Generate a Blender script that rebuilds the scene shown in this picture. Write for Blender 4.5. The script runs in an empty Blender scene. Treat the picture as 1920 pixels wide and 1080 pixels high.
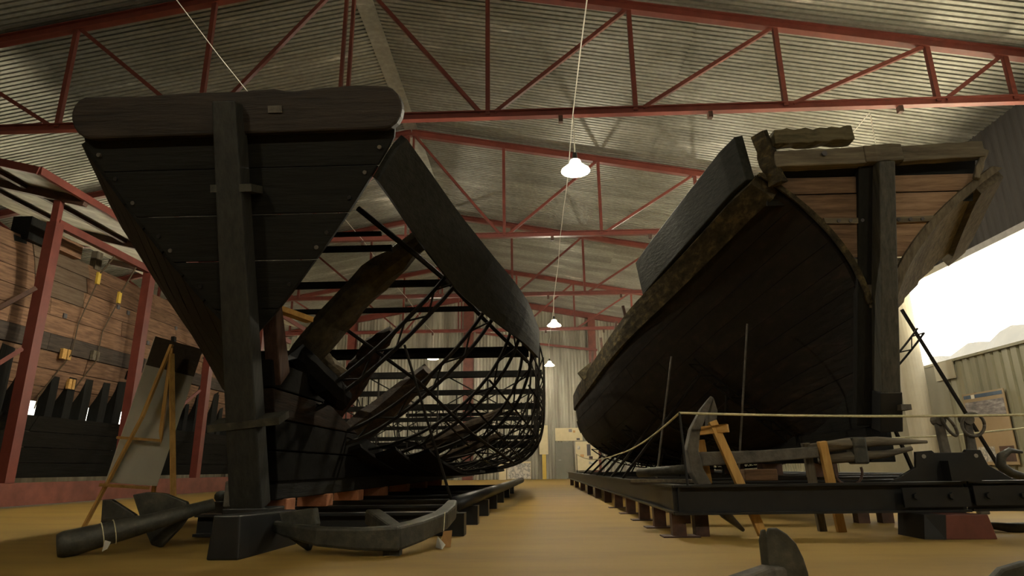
import bpy, bmesh, math, random
import numpy as np
from mathutils import Vector, Matrix
random.seed(7)
SC = bpy.context.scene
COL = SC.collection
R = math.radians

# ------------------------------------------------------------------ camera, sky, exposure
cam_d = bpy.data.cameras.new('camera'); cam = bpy.data.objects.new('camera', cam_d); COL.objects.link(cam)
SC.camera = cam
cam_d.sensor_width = 36.0
cam_d.lens = 36.0 * 1189.5 / 1920.0
cam_d.clip_start = 0.05; cam_d.clip_end = 300
_p, _y, _r = 0.2767, 0.0334, -0.0116
_f = Vector((-math.sin(_y)*math.cos(_p), math.cos(_y)*math.cos(_p), math.sin(_p)))
_rt = Vector((math.cos(_y), math.sin(_y), 0)); _up = _rt.cross(_f)
_rx = _rt*math.cos(_r) + _up*math.sin(_r); _uy = -_rt*math.sin(_r) + _up*math.cos(_r)
cam.matrix_world = Matrix(((_rx.x, _uy.x, -_f.x, 0), (_rx.y, _uy.y, -_f.y, 0), (_rx.z, _uy.z, -_f.z, 0.6), (0, 0, 0, 1)))

SKY = 5.0
LAMP_W = 640.0
w = bpy.data.worlds.new('world'); SC.world = w; w.use_nodes = True
bg = w.node_tree.nodes['Background']; bg.inputs[0].default_value = (1.0, 0.97, 0.90, 1); bg.inputs[1].default_value = SKY
sun_d = bpy.data.lights.new('sun', 'SUN'); sun_d.energy = 130.0; sun_d.angle = R(0.6); sun_d.color = (1.0, .97, .90)
sun = bpy.data.objects.new('sun', sun_d); COL.objects.link(sun); sun.location = (30, -30, 40)
sun.rotation_euler = Vector((0.0, 0.5, -0.866)).to_track_quat('-Z', 'Y').to_euler()
vs = SC.view_settings
vs.view_transform = 'Standard'; vs.look = 'None'; vs.exposure = 0.0; vs.gamma = 1.0; vs.use_curve_mapping = False

# ------------------------------------------------------------------ materials
def new_mat(name):
    m = bpy.data.materials.new(name); m.use_nodes = True
    nt = m.node_tree; b = nt.nodes['Principled BSDF']
    return m, nt, b
def _n(nt, t, **kw):
    n = nt.nodes.new(t)
    for k, v in kw.items(): setattr(n, k, v)
    return n
def ramp(nt, stops):
    r = _n(nt, 'ShaderNodeValToRGB'); e = r.color_ramp.elements
    while len(e) < len(stops): e.new(0.5)
    for el, (p, c) in zip(e, stops): el.position = p; el.color = (*c, 1)
    return r
def noise_mat(name, stops, scale=(1, 1, 1), nscale=4, rough=0.6, metal=0.0, bump=0.15, detail=6, rnd=0.0, spec=0.5, coat=0.0, dist=0.02):
    m, nt, b = new_mat(name)
    tc = _n(nt, 'ShaderNodeTexCoord'); mp = _n(nt, 'ShaderNodeMapping'); mp.inputs['Scale'].default_value = scale
    oi = _n(nt, 'ShaderNodeObjectInfo')
    add = _n(nt, 'ShaderNodeVectorMath', operation='ADD'); mul = _n(nt, 'ShaderNodeVectorMath', operation='SCALE')
    mul.inputs['Scale'].default_value = 37.0
    cb = _n(nt, 'ShaderNodeCombineXYZ')
    nt.links.new(oi.outputs['Random'], cb.inputs[0]); nt.links.new(oi.outputs['Random'], cb.inputs[2])
    nt.links.new(cb.outputs[0], mul.inputs[0])
    nt.links.new(tc.outputs['Object'], mp.inputs['Vector'])
    nt.links.new(mp.outputs[0], add.inputs[0]); nt.links.new(mul.outputs[0], add.inputs[1])
    nz = _n(nt, 'ShaderNodeTexNoise'); nz.inputs['Scale'].default_value = nscale; nz.inputs['Detail'].default_value = detail
    nz.inputs['Roughness'].default_value = 0.65
    nt.links.new(add.outputs[0], nz.inputs['Vector'])
    rp = ramp(nt, stops); nt.links.new(nz.outputs[0], rp.inputs[0])
    col = rp.outputs[0]
    if rnd:
        hv = _n(nt, 'ShaderNodeHueSaturation')
        mr = _n(nt, 'ShaderNodeMapRange'); mr.inputs[3].default_value = 1 - rnd; mr.inputs[4].default_value = 1 + rnd
        nt.links.new(oi.outputs['Random'], mr.inputs[0]); nt.links.new(mr.outputs[0], hv.inputs['Value'])
        nt.links.new(col, hv.inputs['Color']); col = hv.outputs[0]
    nt.links.new(col, b.inputs['Base Color'])
    b.inputs['Roughness'].default_value = rough; b.inputs['Metallic'].default_value = metal
    b.inputs['Specular IOR Level'].default_value = spec
    if coat: b.inputs['Coat Weight'].default_value = coat; b.inputs['Coat Roughness'].default_value = 0.12
    if bump:
        bp = _n(nt, 'ShaderNodeBump'); bp.inputs['Strength'].default_value = bump; bp.inputs['Distance'].default_value = dist
        nt.links.new(nz.outputs[0], bp.inputs['Height']); nt.links.new(bp.outputs[0], b.inputs['Normal'])
    return m
GX, GY, GZ = (1.2, 14, 14), (14, 1.2, 14), (14, 14, 1.2)
def wood(name, dark, light, grain, rough=0.75, rnd=0.25, bump=0.5, spec=0.25):
    mid = tuple((a + b) / 2 for a, b in zip(dark, light))
    return noise_mat(name, [(0.28, dark), (0.5, mid), (0.72, light)], grain, 1.6, rough, 0, bump, 7, rnd, spec)
M = {}
for g, gs in (('x', GX), ('y', GY), ('z', GZ)):
    M['tar_' + g] = wood('tarred_timber_' + g, (0.005, 0.0050, 0.0042), (0.0135, 0.0128, 0.0105), gs, 0.72, 0.3, 0.5, 0.2)
    M['brown_' + g] = wood('brown_timber_' + g, (0.05, 0.028, 0.016), (0.20, 0.115, 0.062), gs, 0.8, 0.25)
    M['grey_' + g] = wood('weathered_timber_' + g, (0.07, 0.058, 0.042), (0.22, 0.185, 0.13), gs, 0.85, 0.2)
    M['rust_' + g] = wood('russet_plank_' + g, (0.085, 0.046, 0.030), (0.31, 0.178, 0.105), gs, 0.8, 0.22)
    M['pine_' + g] = wood('raw_pine_' + g, (0.46, 0.24, 0.06), (0.68, 0.42, 0.14), gs, 0.6, 0.12, 0.2)
M['hull_dark'] = noise_mat('dark_hull_planking', [(0.3, (0.005, 0.0045, 0.004)), (0.55, (0.013, 0.010, 0.008)), (0.68, (0.028, 0.017, 0.012)), (0.8, (0.09, 0.055, 0.03))], (5, 1.1, 5), 1.5, 0.7, 0, 0.6, 8, 0.25, 0.25)
M['moss'] = noise_mat('mossy_wale_timber', [(0.3, (0.012, 0.010, 0.007)), (0.52, (0.05, 0.04, 0.022)), (0.68, (0.13, 0.10, 0.045)), (0.8, (0.24, 0.19, 0.09))], (5, 2, 5), 2.2, 0.85, 0, 0.8, 8, 0.1, 0.2)
M['hoar_y'] = wood('charred_grey_plank', (0.013, 0.0135, 0.0125), (0.030, 0.030, 0.026), GY, 0.75, 0.1, 0.4, 0.2)
M['flatblack'] = noise_mat('flat_black_timber', [(0.3, (0.0035, 0.0032, 0.0028)), (0.7, (0.0085, 0.0078, 0.0065))], (3, 3, 3), 3, 0.9, 0, 0.3, 5, 0.2, 0.08)  # near-black matte timber, darker than the tarred planks
M['grey_plank'] = wood('grey_new_plank', (0.10, 0.065, 0.042), (0.20, 0.145, 0.10), GY, 0.75, 0.1)
M['wale'] = wood('dark_grey_wale', (0.035, 0.028, 0.024), (0.11, 0.085, 0.068), GY, 0.8, 0.1)
M['red'] = noise_mat('red_oxide_paint', [(0.3, (0.125, 0.027, 0.019)), (0.7, (0.19, 0.045, 0.031))], (1, 1, 1), 3, 0.45, 0, 0.05, 4, 0.08)
M['redbrown'] = noise_mat('brown_red_paint', [(0.3, (0.11, 0.032, 0.022)), (0.7, (0.20, 0.062, 0.042))], (1, 1, 1), 3, 0.5, 0, 0.05, 4, 0.08)
M['steel'] = noise_mat('black_painted_steel', [(0.3, (0.006, 0.0065, 0.007)), (0.7, (0.014, 0.0145, 0.015))], (1, 1, 1), 6, 0.42, 0, 0.05, 4, 0.1)
M['rebar'] = noise_mat('dark_lattice_steel', [(0.3, (0.007, 0.006, 0.005)), (0.7, (0.019, 0.016, 0.012))], (1, 1, 1), 8, 0.85, 0, 0.05, 4, 0.1, 0.12)
M['iron'] = noise_mat('black_anchor_iron', [(0.3, (0.025, 0.025, 0.020)), (0.55, (0.062, 0.059, 0.045)), (0.8, (0.14, 0.125, 0.085))], (1, 1, 1), 9, 0.55, 0.2, 0.35, 8, 0.1)
M['oldiron'] = noise_mat('corroded_grey_iron', [(0.3, (0.05, 0.045, 0.038)), (0.7, (0.17, 0.15, 0.12))], (1, 1, 1), 8, 0.8, 0.1, 0.5, 8, 0.1)
M['rustleg'] = noise_mat('rusty_leg_steel', [(0.3, (0.035, 0.018, 0.012)), (0.7, (0.10, 0.045, 0.028))], (1, 1, 1), 6, 0.6, 0, 0.1, 5, 0.15)
M['brick'] = noise_mat('terracotta_block', [(0.3, (0.36, 0.13, 0.06)), (0.7, (0.50, 0.22, 0.11))], (1, 1, 1), 8, 0.8, 0, 0.2, 5, 0.1)
M['chrome'] = noise_mat('bare_metal', [(0.3, (0.35, 0.34, 0.32)), (0.7, (0.5, 0.49, 0.46))], (1, 1, 1), 6, 0.4, 0.8, 0.05)
M['beige'] = noise_mat('beige_painted_panel', [(0.3, (0.36, 0.32, 0.23)), (0.7, (0.44, 0.40, 0.30))], (1, 1, 1), 1.5, 0.55, 0, 0.03)
M['olivepanel'] = noise_mat('olive_smooth_panel', [(0.3, (0.20, 0.185, 0.125)), (0.7, (0.25, 0.23, 0.16))], (1, 1, 1), 1.5, 0.55, 0, 0.03)
M['rope'] = noise_mat('cream_rope', [(0.3, (0.55, 0.50, 0.30)), (0.7, (0.75, 0.70, 0.48))], (1, 1, 1), 40, 0.9, 0, 0.4)
M['cord'] = noise_mat('white_cable', [(0.3, (0.55, 0.52, 0.44)), (0.7, (0.66, 0.63, 0.55))], (1, 1, 1), 5, 0.6, 0, 0)
M['enamel'] = noise_mat('white_enamel', [(0.3, (0.70, 0.68, 0.60)), (0.7, (0.78, 0.76, 0.68))], (1, 1, 1), 5, 0.35, 0, 0)
M['paper'] = noise_mat('white_paper', [(0.3, (0.60, 0.57, 0.50)), (0.7, (0.70, 0.68, 0.60))], (1, 1, 1), 5, 0.7, 0, 0)
M['tan'] = noise_mat('tan_card', [(0.3, (0.50, 0.27, 0.10)), (0.7, (0.58, 0.34, 0.14))], (1, 1, 1), 5, 0.7, 0, 0)
M['cream'] = noise_mat('cream_board', [(0.3, (0.62, 0.53, 0.32)), (0.7, (0.72, 0.62, 0.40))], (1, 1, 1), 3, 0.6, 0, 0)
M['yellow'] = noise_mat('yellow_paint', [(0.3, (0.62, 0.42, 0.07)), (0.7, (0.70, 0.50, 0.10))], (1, 1, 1), 3, 0.5, 0, 0)
M['doorgrey'] = noise_mat('grey_door_paint', [(0.3, (0.17, 0.17, 0.13)), (0.7, (0.21, 0.20, 0.16))], (1, 1, 1), 2, 0.5, 0, 0)
M['ink'] = noise_mat('dark_print', [(0.3, (0.05, 0.05, 0.06)), (0.7, (0.12, 0.11, 0.11))], (1, 1, 1), 12, 0.6, 0, 0)
M['blueink'] = noise_mat('blue_print', [(0.3, (0.03, 0.06, 0.11)), (0.7, (0.06, 0.10, 0.16))], (1, 1, 1), 6, 0.4, 0, 0)
M['orangeink'] = noise_mat('orange_print', [(0.3, (0.48, 0.20, 0.06)), (0.7, (0.56, 0.28, 0.10))], (1, 1, 1), 6, 0.5, 0, 0)
M['posterpaper'] = noise_mat('tan_poster_print', [(0.3, (0.30, 0.21, 0.11)), (0.7, (0.38, 0.28, 0.16))], (1, 1, 1), 1.2, 0.4, 0, 0)
M['photoink'] = noise_mat('grey_photo_print', [(0.30, (0.05, 0.05, 0.06)), (0.5, (0.22, 0.20, 0.20)), (0.7, (0.45, 0.42, 0.40))], (1, 1, 4), 3, 0.3, 0, 0)
M['sketch'] = noise_mat('grey_drawing_print', [(0.42, (0.62, 0.58, 0.50)), (0.5, (0.25, 0.24, 0.22)), (0.58, (0.62, 0.58, 0.50))], (1, 1, 1), 4, 0.6, 0, 0)
M['board'] = noise_mat('glossy_white_board', [(0.3, (0.60, 0.57, 0.45)), (0.7, (0.68, 0.65, 0.52))], (1, 1, 1), 2, 0.28, 0, 0, coat=0.6)
M['strap'] = noise_mat('yellow_strap', [(0.3, (0.55, 0.36, 0.04)), (0.7, (0.66, 0.45, 0.07))], (1, 1, 1), 9, 0.6, 0, 0)
M['strapdark'] = noise_mat('dark_strap', [(0.3, (0.05, 0.035, 0.02)), (0.7, (0.09, 0.06, 0.03))], (1, 1, 1), 9, 0.7, 0, 0)
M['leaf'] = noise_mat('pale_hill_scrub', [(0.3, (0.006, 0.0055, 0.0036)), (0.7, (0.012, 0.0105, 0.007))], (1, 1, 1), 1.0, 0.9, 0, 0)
M['soil'] = noise_mat('dry_ground', [(0.3, (0.34, 0.31, 0.24)), (0.7, (0.44, 0.41, 0.33))], (1, 1, 1), 0.6, 0.9, 0, 0)

def roof_mat():
    m, nt, b = new_mat('galvanised_roof_sheet')
    tc = _n(nt, 'ShaderNodeTexCoord'); oi = _n(nt, 'ShaderNodeObjectInfo')
    mp = _n(nt, 'ShaderNodeMapping'); mp.inputs['Scale'].default_value = (0.30, 1.7, 1)
    gm = _n(nt, 'ShaderNodeNewGeometry')
    nt.links.new(gm.outputs['Position'], mp.inputs[0])
    nz = _n(nt, 'ShaderNodeTexNoise'); nz.inputs['Scale'].default_value = 1.0; nz.inputs['Detail'].default_value = 7; nz.inputs['Roughness'].default_value = 0.7
    nt.links.new(mp.outputs[0], nz.inputs['Vector'])
    rp = ramp(nt, [(0.25, (0.205, 0.20, 0.168)), (0.5, (0.27, 0.265, 0.228)), (0.62, (0.34, 0.335, 0.295)), (0.70, (0.72, 0.70, 0.64))])
    nt.links.new(nz.outputs[0], rp.inputs[0])
    # fine speckle
    n2 = _n(nt, 'ShaderNodeTexNoise'); n2.inputs['Scale'].default_value = 9; n2.inputs['Detail'].default_value = 4
    nt.links.new(gm.outputs['Position'], n2.inputs['Vector'])
    mr = _n(nt, 'ShaderNodeMapRange'); mr.inputs[1].default_value = 0.3; mr.inputs[2].default_value = 0.7; mr.inputs[3].default_value = 0.85; mr.inputs[4].default_value = 1.15
    nt.links.new(n2.outputs[0], mr.inputs[0])
    m3 = _n(nt, 'ShaderNodeMapRange'); m3.inputs[3].default_value = 0.82; m3.inputs[4].default_value = 1.15
    nt.links.new(oi.outputs['Random'], m3.inputs[0])
    mm = _n(nt, 'ShaderNodeMath', operation='MULTIPLY'); nt.links.new(mr.outputs[0], mm.inputs[0]); nt.links.new(m3.outputs[0], mm.inputs[1])
    hv = _n(nt, 'ShaderNodeHueSaturation'); nt.links.new(rp.outputs[0], hv.inputs['Color']); nt.links.new(mm.outputs[0], hv.inputs['Value'])
    nt.links.new(hv.outputs[0], b.inputs['Base Color'])
    b.inputs['Metallic'].default_value = 0.55; b.inputs['Roughness'].default_value = 0.42
    return m
M['roof'] = roof_mat()
def clad_mat(name, a, b_, c, met=0.35, rough=0.45):
    m, nt, b = new_mat(name)
    gm = _n(nt, 'ShaderNodeNewGeometry'); oi = _n(nt, 'ShaderNodeObjectInfo')
    mp = _n(nt, 'ShaderNodeMapping'); mp.inputs['Scale'].default_value = (2.5, 2.5, 0.25)
    nt.links.new(gm.outputs['Position'], mp.inputs[0])
    nz = _n(nt, 'ShaderNodeTexNoise'); nz.inputs['Scale'].default_value = 1.0; nz.inputs['Detail'].default_value = 6
    nt.links.new(mp.outputs[0], nz.inputs['Vector'])
    rp = ramp(nt, [(0.3, a), (0.5, b_), (0.72, c)]); nt.links.new(nz.outputs[0], rp.inputs[0])
    m3 = _n(nt, 'ShaderNodeMapRange'); m3.inputs[3].default_value = 0.85; m3.inputs[4].default_value = 1.12
    nt.links.new(oi.outputs['Random'], m3.inputs[0])
    hv = _n(nt, 'ShaderNodeHueSaturation'); nt.links.new(rp.outputs[0], hv.inputs['Color']); nt.links.new(m3.outputs[0], hv.inputs['Value'])
    nt.links.new(hv.outputs[0], b.inputs['Base Color'])
    b.inputs['Metallic'].default_value = met; b.inputs['Roughness'].default_value = rough
    return m
M['clad_far'] = clad_mat('zinc_wall_cladding', (0.20, 0.185, 0.15), (0.33, 0.31, 0.25), (0.50, 0.47, 0.39))
M['clad_low'] = clad_mat('olive_beige_cladding', (0.19, 0.18, 0.115), (0.24, 0.225, 0.15), (0.29, 0.27, 0.19), 0.0, 0.5)
M['clad_up'] = clad_mat('shaded_brown_cladding', (0.022, 0.018, 0.015), (0.028, 0.024, 0.020), (0.035, 0.030, 0.026), 0.0, 0.9)  # base colour darkened to hold the backlit shade above the window
M['canopy'] = clad_mat('pale_fibre_sheet', (0.14, 0.115, 0.07), (0.24, 0.205, 0.13), (0.42, 0.37, 0.26), 0.0, 0.5)

def floor_mat():
    m, nt, b = new_mat('polished_tan_concrete')
    gm = _n(nt, 'ShaderNodeNewGeometry')
    mp = _n(nt, 'ShaderNodeMapping'); mp.inputs['Scale'].default_value = (0.5, 1.6, 1)
    nt.links.new(gm.outputs['Position'], mp.inputs[0])
    nz = _n(nt, 'ShaderNodeTexNoise'); nz.inputs['Scale'].default_value = 1.1; nz.inputs['Detail'].default_value = 8; nz.inputs['Roughness'].default_value = 0.6
    nt.links.new(mp.outputs[0], nz.inputs['Vector'])
    rp = ramp(nt, [(0.28, (0.225, 0.138, 0.032)), (0.5, (0.30, 0.188, 0.045)), (0.75, (0.36, 0.235, 0.064))])
    nt.links.new(nz.outputs[0], rp.inputs[0]); nt.links.new(rp.outputs[0], b.inputs['Base Color'])
    r2 = _n(nt, 'ShaderNodeMapRange'); r2.inputs[3].default_value = 0.6; r2.inputs[4].default_value = 0.8; b.inputs['Specular IOR Level'].default_value = 0.3
    nt.links.new(nz.outputs[0], r2.inputs[0]); nt.links.new(r2.outputs[0], b.inputs['Roughness'])
    return m
M['floor'] = floor_mat()
def glass_mat():
    m, nt, b = new_mat('thin_window_film')
    tr = _n(nt, 'ShaderNodeBsdfTransparent'); tr.inputs[0].default_value = (0.95, 0.94, 0.9, 1)
    gl = _n(nt, 'ShaderNodeBsdfGlossy'); gl.inputs['Roughness'].default_value = 0.1
    mx = _n(nt, 'ShaderNodeMixShader'); mx.inputs[0].default_value = 0.04
    nt.links.new(tr.outputs[0], mx.inputs[1]); nt.links.new(gl.outputs[0], mx.inputs[2])
    nt.links.new(mx.outputs[0], nt.nodes['Material Output'].inputs[0])
    return m
M['glass'] = glass_mat()
def emit_mat(name, col, s):
    m, nt, b = new_mat(name)
    b.inputs['Base Color'].default_value = (*col, 1); b.inputs['Emission Color'].default_value = (*col, 1); b.inputs['Emission Strength'].default_value = s
    return m
M['glowshade'] = emit_mat('glowing_glass_shade', (1.0, 0.90, 0.66), 16)
M['bulb'] = emit_mat('glowing_bulb', (1.0, 0.90, 0.62), 30)

# ------------------------------------------------------------------ mesh helpers
class MB:
    def __init__(s): s.v = []; s.f = []
    def add(s, vs, fs):
        o = len(s.v); s.v += [tuple(map(float, q)) for q in vs]; s.f += [tuple(i + o for i in f) for f in fs]; return s
    def box(s, a, b):
        (x0, y0, z0), (x1, y1, z1) = a, b
        return s.add([(x0, y0, z0), (x1, y0, z0), (x1, y1, z0), (x0, y1, z0), (x0, y0, z1), (x1, y0, z1), (x1, y1, z1), (x0, y1, z1)],
                     [(0, 3, 2, 1), (4, 5, 6, 7), (0, 1, 5, 4), (1, 2, 6, 5), (2, 3, 7, 6), (3, 0, 4, 7)])
    def bar(s, a, b, w=0.05, h=0.05, up=(0, 0, 1), w2=None, h2=None):
        a, b = Vector(a), Vector(b); d = (b - a).normalized(); up = Vector(up)
        if abs(d.dot(up)) > 0.98: up = Vector((0, 1, 0))
        x = d.cross(up).normalized(); z = x.cross(d).normalized()
        w2 = w if w2 is None else w2; h2 = h if h2 is None else h2
        vs = []
        for c, ww, hh in ((a, w, h), (b, w2, h2)):
            for sx, sz in ((-1, -1), (1, -1), (1, 1), (-1, 1)): vs.append(c + x * sx * ww / 2 + z * sz * hh / 2)
        return s.add(vs, [(3, 2, 1, 0), (4, 5, 6, 7), (0, 1, 5, 4), (1, 2, 6, 5), (2, 3, 7, 6), (3, 0, 4, 7)])
    def tube(s, pts, r=0.02, n=8, caps=True):
        pts = [Vector(p) for p in pts]; k = len(pts)
        rs = r if isinstance(r, (list, tuple)) else [r] * k
        vs = []; prev = None
        for i, p in enumerate(pts):
            d = (pts[min(i + 1, k - 1)] - pts[max(i - 1, 0)]).normalized()
            ref = Vector((0, 0, 1)) if prev is None and abs(d.z) < 0.9 else (Vector((1, 0, 0)) if prev is None else prev)
            x = (ref - d * ref.dot(d)).normalized(); prev = x; y = d.cross(x)
            for j in range(n):
                t = 2 * math.pi * j / n; vs.append(p + (x * math.cos(t) + y * math.sin(t)) * rs[i])
        fs = [(i * n + j, i * n + (j + 1) % n, (i + 1) * n + (j + 1) % n, (i + 1) * n + j) for i in range(k - 1) for j in range(n)]
        if caps: fs += [tuple(range(n))[::-1], tuple(range((k - 1) * n, k * n))]
        return s.add(vs, fs)
    def sweep(s, pts, ws, hs, up=(0, 0, 1)):   # rectangular section along a polyline
        pts = [Vector(p) for p in pts]; k = len(pts); vs = []
        for i, p in enumerate(pts):
            d = (pts[min(i + 1, k - 1)] - pts[max(i - 1, 0)]).normalized(); u = Vector(up)
            x = d.cross(u).normalized(); z = x.cross(d).normalized()
            for sx, sz in ((-1, -1), (1, -1), (1, 1), (-1, 1)): vs.append(p + x * sx * ws[i] / 2 + z * sz * hs[i] / 2)
        fs = [(i * 4 + j, i * 4 + (j + 1) % 4, (i + 1) * 4 + (j + 1) % 4, (i + 1) * 4 + j) for i in range(k - 1) for j in range(4)]
        fs += [(3, 2, 1, 0), tuple(range((k - 1) * 4, k * 4))]
        return s.add(vs, fs)
    def prism(s, poly, ext):                   # polygon (3-D points) pushed along a vector
        e = Vector(ext); p = [Vector(q) for q in poly]; n = len(p)
        return s.add(p + [q + e for q in p], [tuple(range(n))[::-1], tuple(range(n, 2 * n))] + [(i, (i + 1) % n, n + (i + 1) % n, n + i) for i in range(n)])
    def ibeam(s, a, b, w=0.12, h=0.22, t=0.02):
        a, b = Vector(a), Vector(b); d = (b - a).normalized(); x = d.cross(Vector((0, 0, 1))).normalized(); z = x.cross(d)
        pr = [(-w/2, -h/2), (w/2, -h/2), (w/2, -h/2+t), (t/2, -h/2+t), (t/2, h/2-t), (w/2, h/2-t), (w/2, h/2), (-w/2, h/2), (-w/2, h/2-t), (-t/2, h/2-t), (-t/2, -h/2+t), (-w/2, -h/2+t)]
        return s.prism([a + x * u + z * v for u, v in pr], b - a)
    def lathe(s, prof, c, n=20):
        c = Vector(c); k = len(prof); vs = []
        for r_, z_ in prof:
            for j in range(n):
                t = 2 * math.pi * j / n; vs.append((c.x + r_ * math.cos(t), c.y + r_ * math.sin(t), c.z + z_))
        return s.add(vs, [(i * n + j, i * n + (j + 1) % n, (i + 1) * n + (j + 1) % n, (i + 1) * n + j) for i in range(k - 1) for j in range(n)])
    def mesh(s, name):
        me = bpy.data.meshes.new(name); me.from_pydata(s.v, [], s.f); me.validate()
        bm = bmesh.new(); bm.from_mesh(me); bmesh.ops.recalc_face_normals(bm, faces=bm.faces); bm.to_mesh(me); bm.free()
        return me
def clean_parent(o, parent):
    if parent is not None:
        o.parent = parent
        if '_o' in parent: o.matrix_parent_inverse = Matrix.Translation(-Vector(parent['_o']))
def put(name, mb, mat, parent=None, bevel=0.0, smooth=False, label=None, kind=None):
    me = mb.mesh(name); me.materials.append(M[mat] if isinstance(mat, str) else mat)
    o = bpy.data.objects.new(name, me); COL.objects.link(o)
    if smooth:
        for p in me.polygons: p.use_smooth = True
    if bevel:
        md = o.modifiers.new('bevel', 'BEVEL'); md.width = bevel; md.segments = 2; md.limit_method = 'ANGLE'; md.angle_limit = R(40)
    clean_parent(o, parent)
    if label: o['label'] = label
    if kind: o['kind'] = kind
    return o
def inst(name, me, loc, parent=None, rot=(0, 0, 0), scale=(1, 1, 1)):
    o = bpy.data.objects.new(name, me); COL.objects.link(o)
    o.location = loc; o.rotation_euler = rot; o.scale = scale
    clean_parent(o, parent); return o
ROOTS = []
def thing(name, label, cat, loc, group=None, kind=None):
    o = bpy.data.objects.new(name, None); COL.objects.link(o); o.location = loc; o['_o'] = tuple(loc); o.empty_display_size = 0.1
    ROOTS.append(o)
    if label: o['label'] = label
    if cat: o['category'] = cat
    if group: o['group'] = group
    if kind: o['kind'] = kind
    return o
def tag(o, label, cat, group=None):
    o['label'] = label; o['category'] = cat
    if group: o['group'] = group
    return o
def lerp(a, b, t): return a + (b - a) * t
def jit(a): return random.uniform(-a, a)
def rough_poly(me, amt, seed=0):
    rnd = random.Random(seed)
    for v in me.vertices: v.co += Vector((rnd.uniform(-amt, amt), rnd.uniform(-amt, amt), rnd.uniform(-amt, amt)))

# ------------------------------------------------------------------ the hall
RX, RZ, SL, BAY = -3.58, 10.59, 0.1892, 2.8        # ridge x, ridge height, roof slope, truss panel
XR, XL, YF, YN = 10.42, -17.58, 36.3, -9.0
TY = [10.7, 17.2, 23.7, 30.2]
def roof_z(x): return RZ - SL * abs(x - RX)

fl = put('floor', MB().box((XL - .3, YN - .3, -0.2), (XR + .3, YF + .3, 0.0)), 'floor'); fl['kind'] = 'structure'

def corr_profile(width, pitch, amp, flat=0.3):
    n = max(1, round(width / pitch)); p = width / n; out = []
    for i in range(n):
        for f_, a in ((0.0, 0), (0.10, 0.25), (0.25, 1), (0.5, 1), (0.65, .25), (0.75, 0)):
            out.append((i * p + f_ * p, a * amp))
    out.append((width, 0)); return out
def groove_profile(width, pitch, amp):
    n = max(1, round(width / pitch)); p = width / n; out = []
    for i in range(n):
        for f_, a in ((0.0, 0), (0.60, 0), (0.68, 1), (0.90, 1), (0.98, 0)): out.append((i * p + f_ * p, a * amp))
    out.append((width, 0)); return out
ceil = thing('ceiling', None, None, (RX, 16, RZ), kind='structure')
SHW = 0.78
for side in (-1, 1):
    L0 = 14.3
    for half in (0, 1):
        x0, x1 = (0.0, 7.25) if half == 0 else (7.05, L0)
        mb = MB(); pr = groove_profile(SHW, 0.13, 0.055) + [(SHW + .035, .003)]; dz = 0.0 if half == 0 else -0.012
        vs = []
        for u in (x0, x1):
            for yy, aa in pr: vs.append((side * u, yy, -SL * u + aa + 0.02 + dz))
        n = len(pr); mb.add(vs, [(i, i + 1, n + i + 1, n + i) for i in range(n - 1)])
        me = mb.mesh('roof_sheet'); me.materials.append(M['roof'])
        y = YN
        while y < YF:
            inst('roof_sheet', me, (RX, y, RZ + jit(0.0015)), ceil); y += SHW
put('ridge_cap', MB().prism([(RX - .2, YN, RZ - .2 * SL + .0), (RX, YN, RZ - .02), (RX + .2, YN, RZ - .2 * SL), (RX + .2, YN, RZ - .2 * SL - .02), (RX, YN, RZ - .05), (RX - .2, YN, RZ - .2 * SL - .02)], (0, YF - YN, 0)), 'roof', ceil)

def wall_sheets(parent, mat, horiz, a0, a1, zlo, zhi, const, pitch, amp, shw):
    # horiz 'x' : wall runs along x at y=const ; 'y' : runs along y at x=const
    a = a0
    while a < a1 - 1e-3:
        b = min(a + shw, a1); pr = groove_profile(b - a, pitch, -amp) if mat == 'clad_low' else corr_profile(b - a, pitch, amp); vs = []; n = len(pr)
        for top in (0, 1):
            for u, q in pr:
                z = (zhi(a + u) if callable(zhi) else zhi) if top else zlo
                vs.append((a + u, const - q, z) if horiz == 'x' else (const - q, a + u, z))
        put('wall_sheet', MB().add(vs, [(i, i + 1, n + i + 1, n + i) for i in range(n - 1)]), mat, parent)
        a = b
wf = thing('wall_far', None, None, (RX, YF, 0), kind='structure')
wall_sheets(wf, 'clad_far', 'x', XL, XR, 0, lambda x: roof_z(x) + .02, YF, 0.19, 0.035, 0.95)
wr = thing('wall_right', None, None, (XR, 16, 0), kind='structure')
WY0, WY1, WZ0, WZ1 = 2.0, 31.0, 3.08, 5.32
wall_sheets(wr, 'clad_low', 'y', YN, 16.4, 0, WZ0, XR, 0.27, 0.05, 1.08)
put('wall_panel', MB().box((XR - .04, 16.4, 0), (XR, 22.9, WZ0)), 'olivepanel', wr)
wall_sheets(wr, 'clad_low', 'y', 22.9, YF, 0, WZ0, XR, 0.27, 0.05, 1.08)
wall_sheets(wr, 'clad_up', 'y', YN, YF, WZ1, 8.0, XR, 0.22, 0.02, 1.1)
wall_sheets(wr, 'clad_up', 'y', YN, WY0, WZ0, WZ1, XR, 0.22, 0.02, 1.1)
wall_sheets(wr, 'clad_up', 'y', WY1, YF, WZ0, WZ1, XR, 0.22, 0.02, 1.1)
put('sheet_patch', MB().box((XR - .08, 16.0, 2.62), (XR - .05, 16.75, 3.06)), 'beige', wr)
wl = thing('wall_left', None, None, (XL, 16, 0), kind='structure')
put('wall_panel', MB().box((XL - .1, YN, 0), (XL, YF, 2.2)), 'clad_far', wl)
put('wall_panel', MB().box((XL - .1, YN, 3.3), (XL, YF, 8.0)), 'clad_far', wl)
put('wall_panel', MB().box((XL - .1, YN, 2.2), (XL, 12, 3.3)), 'clad_far', wl)
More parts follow.
